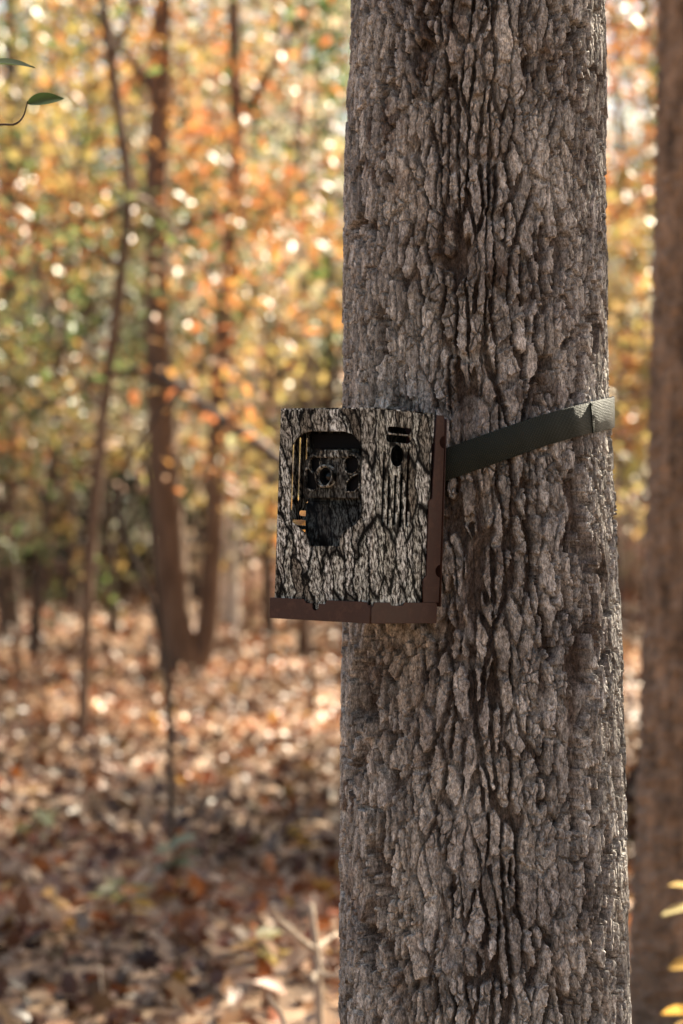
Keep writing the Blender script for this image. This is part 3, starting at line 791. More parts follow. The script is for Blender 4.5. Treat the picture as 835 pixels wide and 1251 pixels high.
V, Fq, UVs = [], [], []
s = 0; prev = None
cross = [(-1, 0), (-.96, .0011), (0, .0013), (.96, .0011), (1, 0), (.96, -.0006), (0, -.0006), (-.96, -.0006)]
srng = random.Random(2)
for k, (a, z) in enumerate(zip(SA, SZ)):
    r = float(trunk_r(z)) + .0030 + .0004 * math.sin(a * 11) + .0003 * math.sin(a * 27 + 1)
    c = Vector((float(trunk_xc(z)) + r * math.sin(a), TY - r * math.cos(a), z))
    if prev is not None: s += (c - prev).length
    k0, k1 = max(k - 1, 0), min(k + 1, len(SA) - 1)
    dz = (SZ[k1] - SZ[k0]) / ((SA[k1] - SA[k0]) * r)
    tang = Vector((math.cos(a), math.sin(a), dz)).normalized(); nrm = Vector((math.sin(a), -math.cos(a), 0))
    side = nrm.cross(tang); side = side if side.z > 0 else -side
    for (q, h) in cross:
        V.append(tuple(c + side * hw * q + nrm * h)); UVs.append((s, hw * q))
    prev = c
q = len(cross)
for k in range(len(SA) - 1):
    for w in range(q): Fq.append((k * q + w, k * q + (w + 1) % q, (k + 1) * q + (w + 1) % q, (k + 1) * q + w))
web_me = mesh_arrays('webbing', np.array(V), np.array(Fq), smooth=True, uv=np.array(UVs))
strap = empty('mounting_strap', (float(trunk_xc(1.45)), TY, 1.45))
tag(strap, 'dark green woven webbing strap wrapped round the thick trunk', 'strap')
keep(link('webbing', web_me, None, M_WEB), strap)
# the doubled, stitched end of the strap on the right-hand side
V, Fq, UVs = [], [], []
aa = ray_trunk(722.5, 510)[0]
SB = np.linspace(aa, aa + 1.3, 40); s = 0; prev = None
for k, a in enumerate(SB):
    z = float(np.interp(a, SA, SZ))
    r = float(trunk_r(z)) + .0030 + .0014 + .0004 * math.sin(a * 11) + .0003 * math.sin(a * 27 + 1) - (0.0006 if k == 0 else 0)
    c = Vector((float(trunk_xc(z)) + r * math.sin(a), TY - r * math.cos(a), z))
    if prev is not None: s += (c - prev).length
    dz = (float(np.interp(a + .02, SA, SZ)) - float(np.interp(a - .02, SA, SZ))) / (.04 * r)
    tang = Vector((math.cos(a), math.sin(a), dz)).normalized(); nrm = Vector((math.sin(a), -math.cos(a), 0))
    side = nrm.cross(tang); side = side if side.z > 0 else -side
    for (qq, h) in cross: V.append(tuple(c + side * (hw + .0006) * qq + nrm * h)); UVs.append((s, hw * qq))
    prev = c
for k in range(len(SB) - 1):
    for w in range(q): Fq.append((k * q + w, k * q + (w + 1) % q, (k + 1) * q + (w + 1) % q, (k + 1) * q + w))
Fq.append((0, 1, 3, 4)); Fq.append((0, 4, 5, 7))
keep(link('strap_end', mesh_arrays('strap_end', np.array(V), np.array(Fq), smooth=True, uv=np.array(UVs)), None, M_WEB), strap)

# ------------------------------------------------------------------ trees that stand apart in the photograph
def px_path(pts, Y, n=24, dy=None, seed=0, scale=1.0):
    """control points (px, py, width in px) at distance Y -> smoothed centre line and radii in metres"""
    P = [at(a, b, Y + (dy[k] if dy else 0)) for k, (a, b, w) in enumerate(pts)]
    r = [w / 2 / FPX * Y * scale for (a, b, w) in pts]
    return resample(P, r, n)
def ground_path(pts, Y, **kw):
    P, r = px_path(pts, Y, **kw)
    g = float(gz(P[0][0], P[0][1]))
    P[0][2] = g - .08
    return P, r
def place(name, part, paths, mat, label, cat, sides=10, group=None, rough=.15, seed=1, bmat=None):
    b = paths[0][0][0]
    t = empty(name, (float(b[0]), float(b[1]), float(gz(b[0], b[1]))))
    tag(t, label, cat, group)
    keep(link(part, tube_mesh(part, [paths[0]], sides, rough, seed), None, mat), t)
    for k, q in enumerate(paths[1:]):
        keep(link('branch', tube_mesh('branch', [q], 7, rough, seed + k), None, bmat or mat), t)
    return t
def add_crown(t, seed, tips, n, sigma, size, color, lobed=False):
    r = np.random.default_rng(seed)
    o = keep(link('crown', crown_mesh('crown', r, np.array(tips), n, sigma, size, lobed=lobed), None, M_LEAF), t)
    o.color = (*color, 1)
    return o
ORANGE, GOLD, OLIVE, TAN, RUST, PALE, PEACH, GREEN = (.40, .175, .06), (.38, .275, .10), (.115, .140, .055), (.38, .31, .21), (.30, .09, .04), (.42, .41, .31), (.48, .31, .22), (.09, .13, .035)

# right-hand thick trunk
P, r = ground_path([(864, 1330, 196), (862, 1150, 178), (866, 900, 164), (872, 600, 158), (876, 300, 150), (880, 0, 146), (884, -700, 130), (886, -1800, 100)], 3.7 * YS, n=330)
rt = place('smooth_barked_tree', 'trunk', [(P, r)], M_BARK_WARM, 'thick plain brown trunk standing bare behind the strapped tree', 'tree', 72, rough=.13)

# twin-stemmed tree on the left
Y = 12.0 * YS
pa = ground_path([(222, 850, 56), (214, 760, 44), (206, 640, 38), (198, 520, 36), (193, 400, 32), (192, 250, 28), (196, 100, 26), (200, -60, 23), (206, -400, 16), (210, -700, 8)], Y, n=40)
pb = px_path([(228, 838, 34), (252, 780, 27), (262, 650, 25), (267, 520, 23), (271, 420, 22), (284, 280, 19), (290, 150, 17), (286, 20, 15), (280, -200, 10), (270, -420, 5)], Y, n=36)
br = [px_path([(193, 452, 20), (215, 470, 18), (252, 500, 16), (300, 530, 15), (345, 566, 13), (400, 600, 8)], Y, 16, [0, -.9, -1.9, -2.8, -3.5, -4.0]),
      px_path([(197, 455, 13), (170, 452, 11), (130, 462, 9), (80, 485, 8), (35, 505, 6), (-30, 540, 4)], Y, 16, [0, .2, .3, .5, .6, .8]),
      px_path([(216, 478, 12), (245, 450, 10), (272, 415, 8), (305, 375, 7), (330, 330, 4)], Y, 14, [0, .1, .2, .3, .4]),
      px_path([(195, 235, 16), (165, 244, 13), (120, 270, 10), (60, 275, 7), (10, 300, 4)], Y, 14, [0, .3, .5, .8, 1.2]),
      px_path([(194, 300, 12), (240, 270, 10), (300, 255, 8), (360, 265, 5)], Y, 14, [0, -.3, -.6, -.9]),
      px_path([(196, 120, 14), (150, 60, 11), (110, 10, 8), (60, -60, 5)], Y, 14, [0, .2, .4, .6]),
      px_path([(288, 160, 12), (330, 90, 9), (370, 20, 6)], Y, 12, [0, -.2, -.4])]
tw = place('twin_stemmed_tree', 'trunk', [pa] + br, M_BARK_BROWN, 'blurred tree with two brown stems parting from one base', 'tree', 12, bmat=M_BARK_DARK)
keep(link('trunk', tube_mesh('second_stem', [pb], 12, .12, 4), None, M_BARK_BROWN), tw)
tips = np.concatenate([b[0][4:] for b in br[3:]] + [pa[0][24:], pb[0][22:]])
add_crown(tw, 31, tips, 1900, .45, .10, ORANGE)
tips2 = np.concatenate([br[1][0][6:], br[2][0][8:], br[4][0][5:]])
c2_ = add_crown(tw, 32, tips2, 330, .25, .10, GOLD)

# slim sapling with the bent top
Y = 8.6 * YS
pa = ground_path([(101, 912, 15), (104, 820, 13), (108, 720, 13), (118, 600, 13), (130, 480, 13), (146, 360, 14), (157, 240, 14), (148, 150, 13), (134, 60, 13), (124, -30, 12), (112, -200, 8), (90, -420, 4)], Y, n=44)
br = [px_path([(157, 240, 11), (185, 250, 8), (215, 290, 6), (235, 340, 4)], Y, 12, [0, .2, .4, .5]),
      px_path([(150, 330, 9), (100, 300, 7), (50, 310, 5), (5, 290, 3)], Y, 12, [0, -.2, -.3, -.5]),
      px_path([(128, 500, 8), (100, 470, 6), (70, 400, 5), (40, 350, 3)], Y, 12, [0, .1, .2, .4]),
      px_path([(136, 80, 9), (160, 20, 7), (200, -60, 4)], Y, 10, [0, -.2, -.4])]
sp1 = place('slim_sapling', 'trunk', [pa] + br, M_BARK_BROWN, 'slim blurred sapling with a single thin bent stem rising from the leaf litter', 'sapling', 9)
add_crown(sp1, 41, np.concatenate([b[0][4:] for b in br] + [pa[0][34:]]), 620, .28, .085, OLIVE)

# thin crooked stem, nearer
Y = 5.7 * YS
pa = ground_path([(211, 1060, 9), (209, 960, 8), (206, 850, 8), (196, 770, 8), (172, 700, 7), (150, 655, 7), (146, 600, 6), (170, 540, 5), (215, 480, 4)], Y, n=36)
br = [px_path([(206, 835, 6), (190, 700, 6), (183, 600, 5), (176, 560, 3)], Y, 12, [0, -.1, -.1, -.2])]
sp2 = place('crooked_sapling', 'trunk', [pa] + br, M_BARK_DARK, 'thin crooked dark stem growing in front of the twin-stemmed tree', 'sapling', 8)

# lighter stem seen past the twin-stemmed tree
Y = 17.0 * YS
pa = ground_path([(283, 770, 22), (282, 640, 19), (280, 520, 18), (278, 400, 15), (280, 250, 12), (284, 100, 10), (288, -200, 6)], Y, n=26)
pl = place('pale_barked_tree', 'trunk', [pa], M_BARK_PALE, 'slender pale sunlit trunk just past the twin-stemmed tree', 'tree', 10)
P_ = pa[0][16:]
add_crown(pl, 51, P_, 1500, .8, .10, PALE)

# dry forked twig beside the big trunk
Y = 3.45 * YS
st = ground_path([(391, 1335, 11.2), (390, 1240, 10.0), (389, 1195, 10.0), (387, 1165, 9.4), (380, 1105, 6.9)], Y, n=14)
bt = [px_path([(386, 1160, 8.8), (372, 1152, 9.4), (352, 1134, 6.2), (338, 1120, 5.6), (333, 1104, 3.8)], Y, 12, [0, -.03, -.06, -.08, -.10]),
      px_path([(387, 1158, 7.5), (398, 1150, 6.2), (412, 1140, 3.8)], Y, 8, [0, .04, .08]),
      px_path([(389, 1186, 7.5), (400, 1192, 5.6), (416, 1191, 3.8)], Y, 8, [0, -.03, -.05]),
      px_path([(389, 1186, 7.5), (383, 1194, 7.5), (385, 1200, 3.8)], Y, 6, [0, -.03, -.06])]
place('forked_twig', 'stem', [st] + bt, M_TWIG_DRY, 'dry pale forked twig standing beside the foot of the thick trunk', 'twig', 8)
st = ground_path([(372, 1420, 8), (350, 1260, 7), (334, 1228, 6), (328, 1216, 4)], YS * 3.1, n=10)
place('bent_twig', 'stem', [st], M_TWIG_DRY, 'short bare twig slanting up from the leaves near the forked twig', 'twig', 7)
st = ground_path([(133, 1262, 4), (126, 1215, 3.5), (122, 1180, 2.5)], YS * 3.9, n=10)
place('upright_twig', 'stem', [st], M_TWIG_DRY, 'single thin pale stalk sticking straight up out of the leaf litter', 'twig', 7)
st = ground_path([(229, 1262, 6), (222, 1210, 5), (216, 1160, 4), (214, 1110, 2.5)], YS * 4.0, n=12)
place('dark_twig', 'stem', [st], M_BARK_DARK, 'thin dark stalk rising through the low green plants', 'twig', 7)

# ------------------------------------------------------------------ near leaves: each leaf is a part
def broad_leaf_mesh(name, lobes=False, seed=0, wid=.25):
    n = 9; V, Fc = [], []
    for k in range(n + 1):
        t = k / n
        w = wid * math.sin(math.pi * min(1, t ** .85)) ** (.8 if wid < .3 else .62)
        if lobes: w *= 1 + .35 * math.cos(t * math.pi * 7)
        zc = -.16 * t * t
        V += [(t, w, zc + .07 * w / .25), (t, w * .5, zc + .02), (t, 0, zc), (t, -w * .5, zc + .02), (t, -w, zc + .07 * w / .25)]
    for k in range(n):
        for q in range(4): Fc.append((k * 5 + q, k * 5 + q + 1, (k + 1) * 5 + q + 1, (k + 1) * 5 + q))
    me = bpy.data.meshes.new(name); me.from_pydata(V, [], Fc); me.shade_smooth()
    a_ = me.attributes.new('tint', 'FLOAT_COLOR', 'POINT')
    a_.data.foreach_set('color', np.ones(len(V) * 4, np.float32))
    me.materials.append(M_LEAF)
    return me
LM_PLAIN, LM_LOBED, LM_BROAD = broad_leaf_mesh('plain_leaf'), broad_leaf_mesh('lobed_leaf', True), broad_leaf_mesh('broad_leaf', wid=.40)
def leaf_part(t, me, loc, yaw, pitch, roll, size, color):
    o = bpy.data.objects.new('leaf', me); col.objects.link(o)
    M = Matrix.LocRotScale(Vector(loc), Euler((roll, pitch, yaw), 'XYZ'), (size,) * 3)
    o.parent = t; o.matrix_basis = Matrix.LocRotScale(t.location, t.rotation_euler, None).inverted() @ M
    o.color = (*color, 1)
    return o

# green-leaved shoot that reaches in on the left; its stem stands outside the frame
Y = 1.62 * YS
b0 = at(-150, 700, Y)
t = empty('leafy_shoot', (b0.x, Y, 0)); tag(t, 'thin green-leaved shoot reaching in beside the orange foliage, one dark leaf in focus', 'sapling')
keep(link('stem', tube_mesh('stem', [resample([(b0.x, Y, -.05), (b0.x - .01, Y, .7), (b0.x + .01, Y + .02, 1.5), (b0.x + .02, Y + .02, 2.1)], [.008, .007, .005, .003], 24)], 8), None, M_BARK_DARK), t)
s1 = [at(-136, 190, Y), at(-60, 165, Y), at(-5, 153, Y), at(18, 152, Y), at(29, 142, Y), at(34, 124, Y)]
keep(link('branch', tube_mesh('branch', [resample(s1, [.0022, .0018, .0014, .0012, .0009, .0006], 20)], 7), None, M_BARK_DARK), t)
s2 = [at(-138, 120, Y), at(-80, 90, Y), at(-20, 80, Y)]
keep(link('branch', tube_mesh('branch', [resample(s2, [.002, .0015, .0007], 12)], 7), None, M_BARK_DARK), t)
leaf_part(t, LM_PLAIN, at(33, 127, Y), R(8), R(-16), R(50), .043, (.055, .095, .022))
leaf_part(t, LM_PLAIN, at(-20, 79, Y), R(0), R(-5), R(22), .058, (.075, .110, .035))
for (px, py, yw) in ((-70, 160, 200), (-50, 96, 140), (-110, 175, 230), (-100, 100, 40), (-128, 60, 80)):
    leaf_part(t, LM_PLAIN, at(px, py, Y), R(yw), R(10), R(30), .05, (.06, .10, .025))

# yellow-leaved seedling in front of the right-hand trunk
Y = 3.35 * YS
rr = random.Random(9)
b0 = at(846, 1280, Y)
t = empty('yellow_leaved_seedling', (b0.x, Y, float(gz(b0.x, Y)))); tag(t, 'small seedling with yellow and cream leaves in front of the plain brown trunk', 'plant')
stp_ = [(b0.x, Y, float(gz(b0.x, Y)) - .03), tuple(at(850, 1240, Y)), tuple(at(845, 1150, Y)), tuple(at(838, 1085, Y))]
keep(link('stem', tube_mesh('stem', [resample(stp_, [.004, .0035, .003, .0015], 16)], 7), None, M_TWIG_DRY), t)
for (px, py, yw, pt, ro, sz, c) in [(845, 1085, 165, -12, 20, .055, (.52, .38, .17)), (846, 1110, 175, 6, 25, .075, (.50, .44, .24)), (850, 1150, 20, 10, 25, .065, (.55, .36, .12)),
    (848, 1178, 172, 4, -25, .060, (.55, .35, .09)), (850, 1238, 170, -5, 30, .080, (.56, .33, .08)), (850, 1245, 205, 10, 20, .065, (.60, .42, .16)), (852, 1190, -10, 8, 20, .06, (.55, .4, .15))]:
    leaf_part(t, LM_BROAD, at(px, py, Y + rr.uniform(-.03, .03)), R(yw), R(pt), R(ro), sz, c)

# low seedlings in the leaf litter
def seedling(px, py, Y, n, size, h, colors, label, seed, lobed=False, name='low_seedling', group=None):
    rr = random.Random(seed)
    Y = Y * YS
    x = (px - CX) / FPX * Y
    g = float(gz(x, Y))
    t = empty(name, (x, Y, g)); tag(t, label, 'plant', group)
    top = Vector((x + rr.uniform(-.02, .02), Y + rr.uniform(-.02, .02), g + h))
    keep(link('stem', tube_mesh('stem', [resample([(x, Y, g - .03), ((x + top.x) / 2 + .008, Y, g + h * .5), tuple(top)], [.004, .003, .0015], 8)], 6), None, M_BARK_BROWN), t)
    for k in range(n):
        f = .45 + .55 * (k + 1) / n
        a = k * 2.4 + rr.random()
        loc = Vector((x, Y, g)).lerp(top, f)
        leaf_part(t, LM_LOBED if lobed else LM_PLAIN, loc, a, R(rr.uniform(-25, 20)), R(rr.uniform(-25, 25)), size * rr.uniform(.75, 1.2), colors[k % len(colors)])
    return t
for q in [(215, 1110, 5.1, 9, .12, .16, [(.24, .27, .17), (.17, .21, .11)], 'low green-leaved seedling beside the thin dark stalk', 1, False),
          (140, 1130, 4.7, 8, .11, .12, [(.30, .30, .16), (.22, .24, .10)], 'low olive-leaved seedling in front of the slim sapling', 2, False),
          (160, 1160, 4.5, 6, .10, .16, [(.55, .36, .07), (.50, .20, .03)], 'seedling with gold and orange leaves among the litter', 3, True),
          (318, 1200, 4.1, 9, .12, .13, [(.52, .38, .11), (.46, .24, .06), (.40, .36, .14)], 'seedling with lobed yellow leaves beside the forked twig', 4, True),
          (45, 1050, 5.6, 8, .12, .20, [(.34, .34, .19), (.28, .30, .12)], 'pale green seedling on the open litter left of the crooked stem', 5, False),
          (60, 1215, 4.2, 6, .10, .12, [(.18, .12, .06), (.28, .17, .08)], 'small brown-leaved seedling near the upright pale stalk', 6, True),
          (372, 1105, 5.4, 7, .11, .22, [(.52, .33, .07), (.45, .22, .06)], 'golden seedling behind the dry forked twig', 7, False),
          (280, 1000, 7.0, 8, .13, .28, [(.40, .20, .07), (.32, .13, .05)], 'russet-leaved seedling between the crooked stem and the thick trunk', 8, True)]:
    seedling(*q)

# ------------------------------------------------------------------ the forest behind
def proto_tree(seed, height, r0, nlimb, spread, z0, nleaf, sigma, size, lean=.03):
    rg = np.random.default_rng(seed)
    pts = [np.zeros(3) - np.array([0, 0, .2])]
    d = np.array([rg.normal(0, lean), rg.normal(0, lean), 1.0])
    for k in range(9):
        d = d + np.array([rg.normal(0, .035), rg.normal(0, .035), 0]); d /= np.linalg.norm(d)
        pts.append(pts[-1] + d * (height + .2) / 9)
    P, r = resample(pts, np.linspace(r0, r0 * .12, 10), 22)
    tm = tube_mesh('trunk', [(P, r)], 9, .12, seed)
    paths, tips = [], []
    for k in range(nlimb):
        f = z0 + (.98 - z0) * (k + rg.random()) / nlimb
        s = np.array([np.interp(f * height, P[:, 2], P[:, c]) for c in range(3)])
        a = rg.random() * 6.283; L = spread * (1.2 - .7 * f) * (.6 + .7 * rg.random())
        d = np.array([math.cos(a), math.sin(a), .15 + .6 * rg.random()]); d /= np.linalg.norm(d)
        q = [s]
        for w in range(4):
            d = d + rg.normal(0, .18, 3); d /= np.linalg.norm(d); q.append(q[-1] + d * L / 4)
        rl = r0 * .55 * (1 - .7 * f)
        paths.append((np.array(q), np.linspace(rl, rl * .15, 5)))
        for w in range(1, 5):
            for _ in range(2):
                dd = d + rg.normal(0, .7, 3); dd /= np.linalg.norm(dd); e = q[w] + dd * L * .35 * (.4 + rg.random())
                paths.append((np.array([q[w], e]), [rl * .35, rl * .1])); tips += [e, (q[w] + e) / 2]
        tips.append(q[-1])
    bm_ = tube_mesh('branches', paths, 5)
    cm = crown_mesh('crown', rg, np.array(tips), nleaf, sigma, size)
    return tm, bm_, cm
PROTO = {
    'under': [proto_tree(600 + k, 6.2 + .7 * k, .055 + .008 * k, 17, 2.1, .22, 2400, .20, .125, .06) for k in range(4)],
    'tall': [proto_tree(700 + k, 15 + 1.2 * k, .17 + .02 * k, 24, 4.6, .24, 4600, .42, .15, .02) for k in range(3)],
    'sap': [proto_tree(800 + k, 2.6 + .5 * k, .016, 9, .8, .25, 480, .17, .09, .10) for k in range(3)],
}
def shrub_proto(seed):
    rg = np.random.default_rng(seed); paths, tips = [], []
    for k in range(11):
        a = rg.random() * 6.283; L = .8 + .9 * rg.random()
        d = np.array([math.cos(a) * .5, math.sin(a) * .5, 1.0]); q = [np.array([.05 * math.cos(a), .05 * math.sin(a), -.05])]
        for w in range(4):
            d = d / np.linalg.norm(d) + rg.normal(0, .17, 3); q.append(q[-1] + d / np.linalg.norm(d) * L / 4)
        paths.append((np.array(q), [.012, .010, .008, .005, .003])); tips += q[2:]
    return tube_mesh('stems', paths, 5), crown_mesh('foliage', rg, np.array(tips), 900, .22, .10)
SHRUB = [shrub_proto(900 + k) for k in range(3)]

def put_tree(kind, k, x, y, rz, s, color, mat, name, label, group):
    tm, bm_, cm = PROTO[kind][k]
    t = empty(name, (x, y, float(gz(x, y)) - .02), (0, 0, rz)); t.scale = (s, s, s)
    tag(t, label, 'tree' if kind != 'sap' else 'sapling', group)
    for nm, me, mt in (('trunk', tm, mat), ('branches', bm_, mat), ('crown', cm, M_LEAF)):
        o = bpy.data.objects.new(nm, me); col.objects.link(o); o.parent = t
        if not me.materials: me.materials.append(None)
        o.material_slots[0].link = 'OBJECT'; o.material_slots[0].material = mt
        if nm == 'crown': o.color = (*color, 1)
    return t
def put_shrub(k, x, y, rz, s, color, label, group, name='shrub'):
    t = empty(name, (x, y, float(gz(x, y)) - .02), (0, 0, rz)); t.scale = (s, s, s)
    tag(t, label, 'shrub', group)
    for nm, me, mt in (('stems', SHRUB[k][0], M_BARK_BROWN), ('foliage', SHRUB[k][1], M_LEAF)):
        o = bpy.data.objects.new(nm, me); col.objects.link(o); o.parent = t
        if not me.materials: me.materials.append(None)
        o.material_slots[0].link = 'OBJECT'; o.material_slots[0].material = mt
        if nm == 'foliage': o.color = (*color, 1)
KINDS = {'orange': (ORANGE, 'orange'), 'gold': (GOLD, 'golden'), 'olive': (OLIVE, 'olive-green'), 'tan': (TAN, 'tan'), 'green': ((.085, .14, .04), 'leaf-green'), 'rust': (RUST, 'rust-red'), 'pale': (PALE, 'pale yellow-green'), 'peach': (PEACH, 'peach-coloured')}
rf = random.Random(12)
# understorey: photo column, distance, colour
UNDER = [(40, 13.5, 'gold'), (140, 15.5, 'olive'), (330, 15, 'green'), (395, 18, 'gold'), (20, 19, 'orange'), (95, 18, 'green'), (240, 20, 'pale'), (345, 23, 'olive'), (180, 25, 'pale'), (60, 27, 'pale'), (300, 28, 'tan'), (400, 27, 'peach'),
         (755, 17, 'orange'), (772, 22, 'gold'), (762, 27, 'pale'), (-60, 15, 'orange'), (-20, 24, 'tan'), (440, 22, 'gold'), (370, 13, 'tan'), (720, 25, 'pale'), (788, 19, 'olive')]
UNDER_WHERE = ['just behind the slim sapling', 'between the slim sapling and the twin-stemmed tree', 'between the twin-stemmed tree and the furrowed trunk', 'above the camera box against the furrowed trunk', 'beside the broad dark trunk', 'far behind the slim sapling', 'behind the stems of the twin-stemmed tree',
               'far behind the camera box', 'far behind the left stem of the twin-stemmed tree', 'farthest back beyond the broad dark trunk', 'far back beyond the pale trunk', 'far back beside the furrowed trunk', 'in the gap between the two thick trunks', 'behind the gap between the thick trunks', 'far back in the gap between the thick trunks',
               'cut off by the frame beyond the green-leaved shoot', 'far back at the edge beyond the broad dark trunk', 'mostly hidden behind the furrowed trunk', 'close behind the camera box', 'partly hidden by the furrowed trunk beside the gap', 'against the plain brown trunk']
for n_, (px, Y, c) in enumerate(UNDER):
    Y = Y * YS
    x = (px - CX) / FPX * Y
    put_tree('under', n_ % 4, x, Y, rf.random() * 6.28, rf.uniform(.9, 1.15), KINDS[c][0], M_BARK_DARK, 'understorey_tree',
             'slender understorey tree with %s leaves, %s' % (KINDS[c][1], UNDER_WHERE[n_]), 'slender understorey trees')
TALL = []
for Y0, Y1, n in ((27, 36, 6), (36, 52, 9), (52, 80, 12)):
    for k in range(n):
        Y = rf.uniform(Y0, Y1) * .85; px = -60 + (k + rf.random()) / n * 900
        TALL.append((px, Y, rf.choice(['tan', 'gold', 'peach', 'pale', 'orange', 'olive', 'tan', 'olive', 'rust'])))
for n_, (px, Y, c) in enumerate(TALL):
    Y = Y * YS
    x = (px - CX) / FPX * Y
    put_tree('tall', n_ % 3, x, Y, rf.random() * 6.28, rf.uniform(.8, 1.1), KINDS[c][0], M_BARK_BROWN if n_ % 3 else M_BARK_DARK, 'tall_forest_tree',
             'tall far-off forest tree with %s crown and straight dark trunk' % KINDS[c][1], 'tall forest trees with %s crowns' % KINDS[c][1])
STEMS = [(14, 16, 22, 'rightmost'), (62, 24, 13, ''), (90, 20, 15, ''), (148, 22, 12, ''), (232, 26, 11, ''), (326, 21, 16, ''), (352, 30, 10, ''), (392, 25, 14, ''), (175, 33, 9, ''), (120, 29, 11, ''), (756, 23, 12, ''), (38, 30, 10, '')]
STEM_WHERE = ['broad dark trunk at the far side of the slim sapling, half hidden by golden leaves', 'dark straight trunk between the broad dark trunk and the slim sapling', 'dark trunk just behind the slim sapling', 'dark trunk between the slim sapling and the twin-stemmed tree', 'thin dark trunk seen between the two stems of the twin-stemmed tree',
              'dark trunk between the pale trunk and the camera box', 'thin far trunk above the corner of the camera box', 'dark trunk close beside the furrowed trunk above the camera box', 'very thin far trunk beside the twin-stemmed tree', 'thin far trunk beyond the slim sapling', 'dark thin trunk in the gap between the two thick trunks', 'thin far trunk beside the broad dark trunk']
for n_, (px, Y, w, _) in enumerate(STEMS):
    Y = Y * YS
    x = (px - CX) / FPX * Y; rw = w / 2 / FPX * Y
    g = float(gz(x, Y)); ln_ = rf.uniform(-.03, .03)
    pts = [(x, Y, g - .1), (x + 2 * ln_ + rf.uniform(-.08, .08), Y, g + 2), (x + 5 * ln_ + rf.uniform(-.15, .15), Y, g + 5), (x + 9 * ln_ + rf.uniform(-.3, .3), Y, g + 9), (x + 14 * ln_, Y, g + 14)]
    tr_ = resample(pts, [rw * 1.35, rw, rw * .85, rw * .6, rw * .25], 30)
    bl = []
    for k in range(5):
        q = tr_[0][8 + 4 * k]; sg = rf.choice((-1, 1)); L = rf.uniform(1.0, 2.2)
        bl.append(resample([q, q + np.array([sg * L * .5, rf.uniform(-.3, .3), L * .35]), q + np.array([sg * L, rf.uniform(-.5, .5), L * rf.uniform(.3, .8)])], [rw * .32, rw * .22, rw * .06], 8))
    t = place('woodland_tree', 'trunk', [tr_] + bl, M_BARK_DARK, STEM_WHERE[n_], 'tree', 9, seed=n_)
    add_crown(t, 400 + n_, np.concatenate([q[0][4:] for q in bl] + [tr_[0][22:]]), 700, .5, .11, [GOLD, OLIVE, TAN, ORANGE][n_ % 4])
SAPS = [(30, 11, 'olive'), (330, 11.5, 'gold'), (385, 10, 'orange'), (70, 16, 'gold'), (260, 14.5, 'olive'), (150, 19, 'pale'), (300, 17, 'tan'), (10, 14, 'tan'), (765, 14, 'gold'), (750, 20, 'tan')]
for n_, (px, Y, c) in enumerate(SAPS):
    Y = Y * YS
    x = (px - CX) / FPX * Y
    put_tree('sap', n_ % 3, x, Y, rf.random() * 6.28, rf.uniform(.8, 1.2), KINDS[c][0], M_BARK_BROWN, 'young_sapling',
             'thin young sapling with sparse %s leaves among the taller trees' % KINDS[c][1], 'young saplings with %s leaves' % KINDS[c][1])
for k in range(30):
    Y = rf.uniform(17, 44); px = -40 + (k + rf.random()) / 30 * 880
    Y = Y * YS
    x = (px - CX) / FPX * Y
    c = rf.choice(['olive', 'tan', 'pale', 'gold', 'rust', 'tan', 'pale', 'peach'])
    put_shrub(k % 3, x, Y, rf.random() * 6.28, rf.uniform(.7, 1.35), KINDS[c][0], 'low woodland shrub with %s leaves under the far trees' % KINDS[c][1], 'woodland shrubs with %s leaves' % KINDS[c][1], 'woodland_shrub')

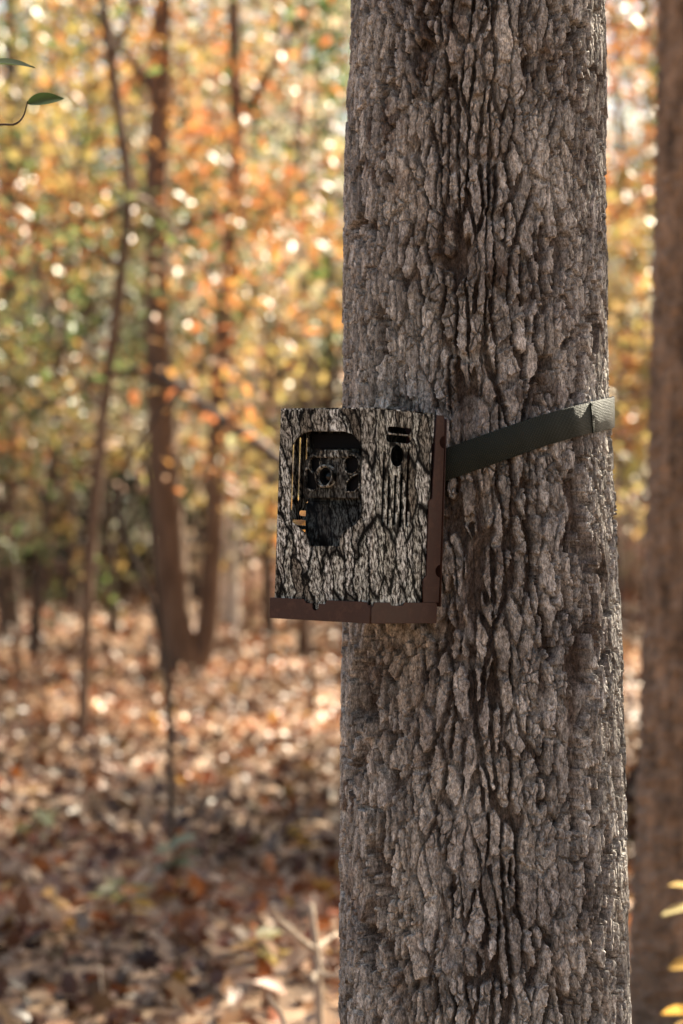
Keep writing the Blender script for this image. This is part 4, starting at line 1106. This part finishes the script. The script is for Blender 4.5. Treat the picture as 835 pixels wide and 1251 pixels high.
# the rest of the wood round the clearing, outside the frame: trees added to shade the near ground and the front of the trunk
RING = [('tall', -6, -7, 'gold'), ('tall', 0.5, -9, 'tan'), ('tall', 6.5, -8, 'orange'), ('tall', -11, -2, 'olive'), ('tall', 11, -3, 'gold'), ('tall', -4, -15, 'peach'), ('tall', 5, -16, 'tan'), ('tall', -13, -11, 'gold'), ('tall', 13, -12, 'olive'),
        ('tall', 4.4, 15.6, 'orange'), ('tall', 5.8, 16.6, 'gold'), ('under', 3.6, 14.8, 'tan'), ('under', 3.2, 12.3, 'gold'), ('tall', 8.2, 7.0, 'olive'), ('tall', 10.4, 8.6, 'green'), ('tall', 6.0, 3.6, 'gold'), ('tall', 12.5, 12.0, 'tan'), ('under', 4.0, 13.8, 'gold'), ('under', 4.9, 16.4, 'tan'), ('under', -5.0, -4.0, 'olive'), ('under', 4.5, -4.5, 'tan')]
for n_, (kd, x, y, c) in enumerate(RING):
    put_tree(kd, n_ % 3, x, y, rf.random() * 6.28, 1.0, KINDS[c][0], M_BARK_BROWN, 'clearing_shade_tree', '%s-leaved woodland tree added round the camera to shade the clearing' % KINDS[c][1], 'shade trees added round the clearing with %s leaves' % KINDS[c][1])

# dark evergreen thickets far back under the trees
THICKET = [(-30, 33), (25, 36), (70, 30), (115, 38), (160, 34), (205, 40), (240, 31), (290, 37), (335, 33), (380, 39), (415, 34), (750, 36), (785, 32), (5, 27), (310, 27), (130, 27)]
for n_, (px, Y) in enumerate(THICKET):
    Y = Y * YS * .8
    x = (px - CX) / FPX * Y
    put_shrub(n_ % 3, x, Y, rf.random() * 6.28, rf.uniform(1.7, 2.6), rf.choice([(.030, .038, .018), (.045, .040, .022), (.060, .040, .022)]), 'dark dense evergreen shrub standing far back among the trunks', 'dark shrubs among the far trunks', 'dark_shrub')

# the wood goes on to either side of the view
FLANK = []
for k in range(20):
    Y = rf.uniform(14, 60); FLANK.append(((rf.uniform(-.20, -.42) * Y - 1.5), Y, k))
for k in range(11):
    Y = rf.uniform(26, 62); FLANK.append(((rf.uniform(.20, .42) * Y + 2.0), Y, k))
for n_, (x, y, k) in enumerate(FLANK):
    c = ['gold', 'orange', 'olive', 'tan', 'pale', 'green'][n_ % 6]
    put_tree('under' if y < 26 else 'tall', n_ % 3, x, y, rf.random() * 6.28, rf.uniform(.85, 1.1), KINDS[c][0], M_BARK_BROWN, 'flanking_tree', '%s-leaved tree of the wood beyond either side of the view' % KINDS[c][1], 'trees beyond the sides of the view with %s leaves' % KINDS[c][1])
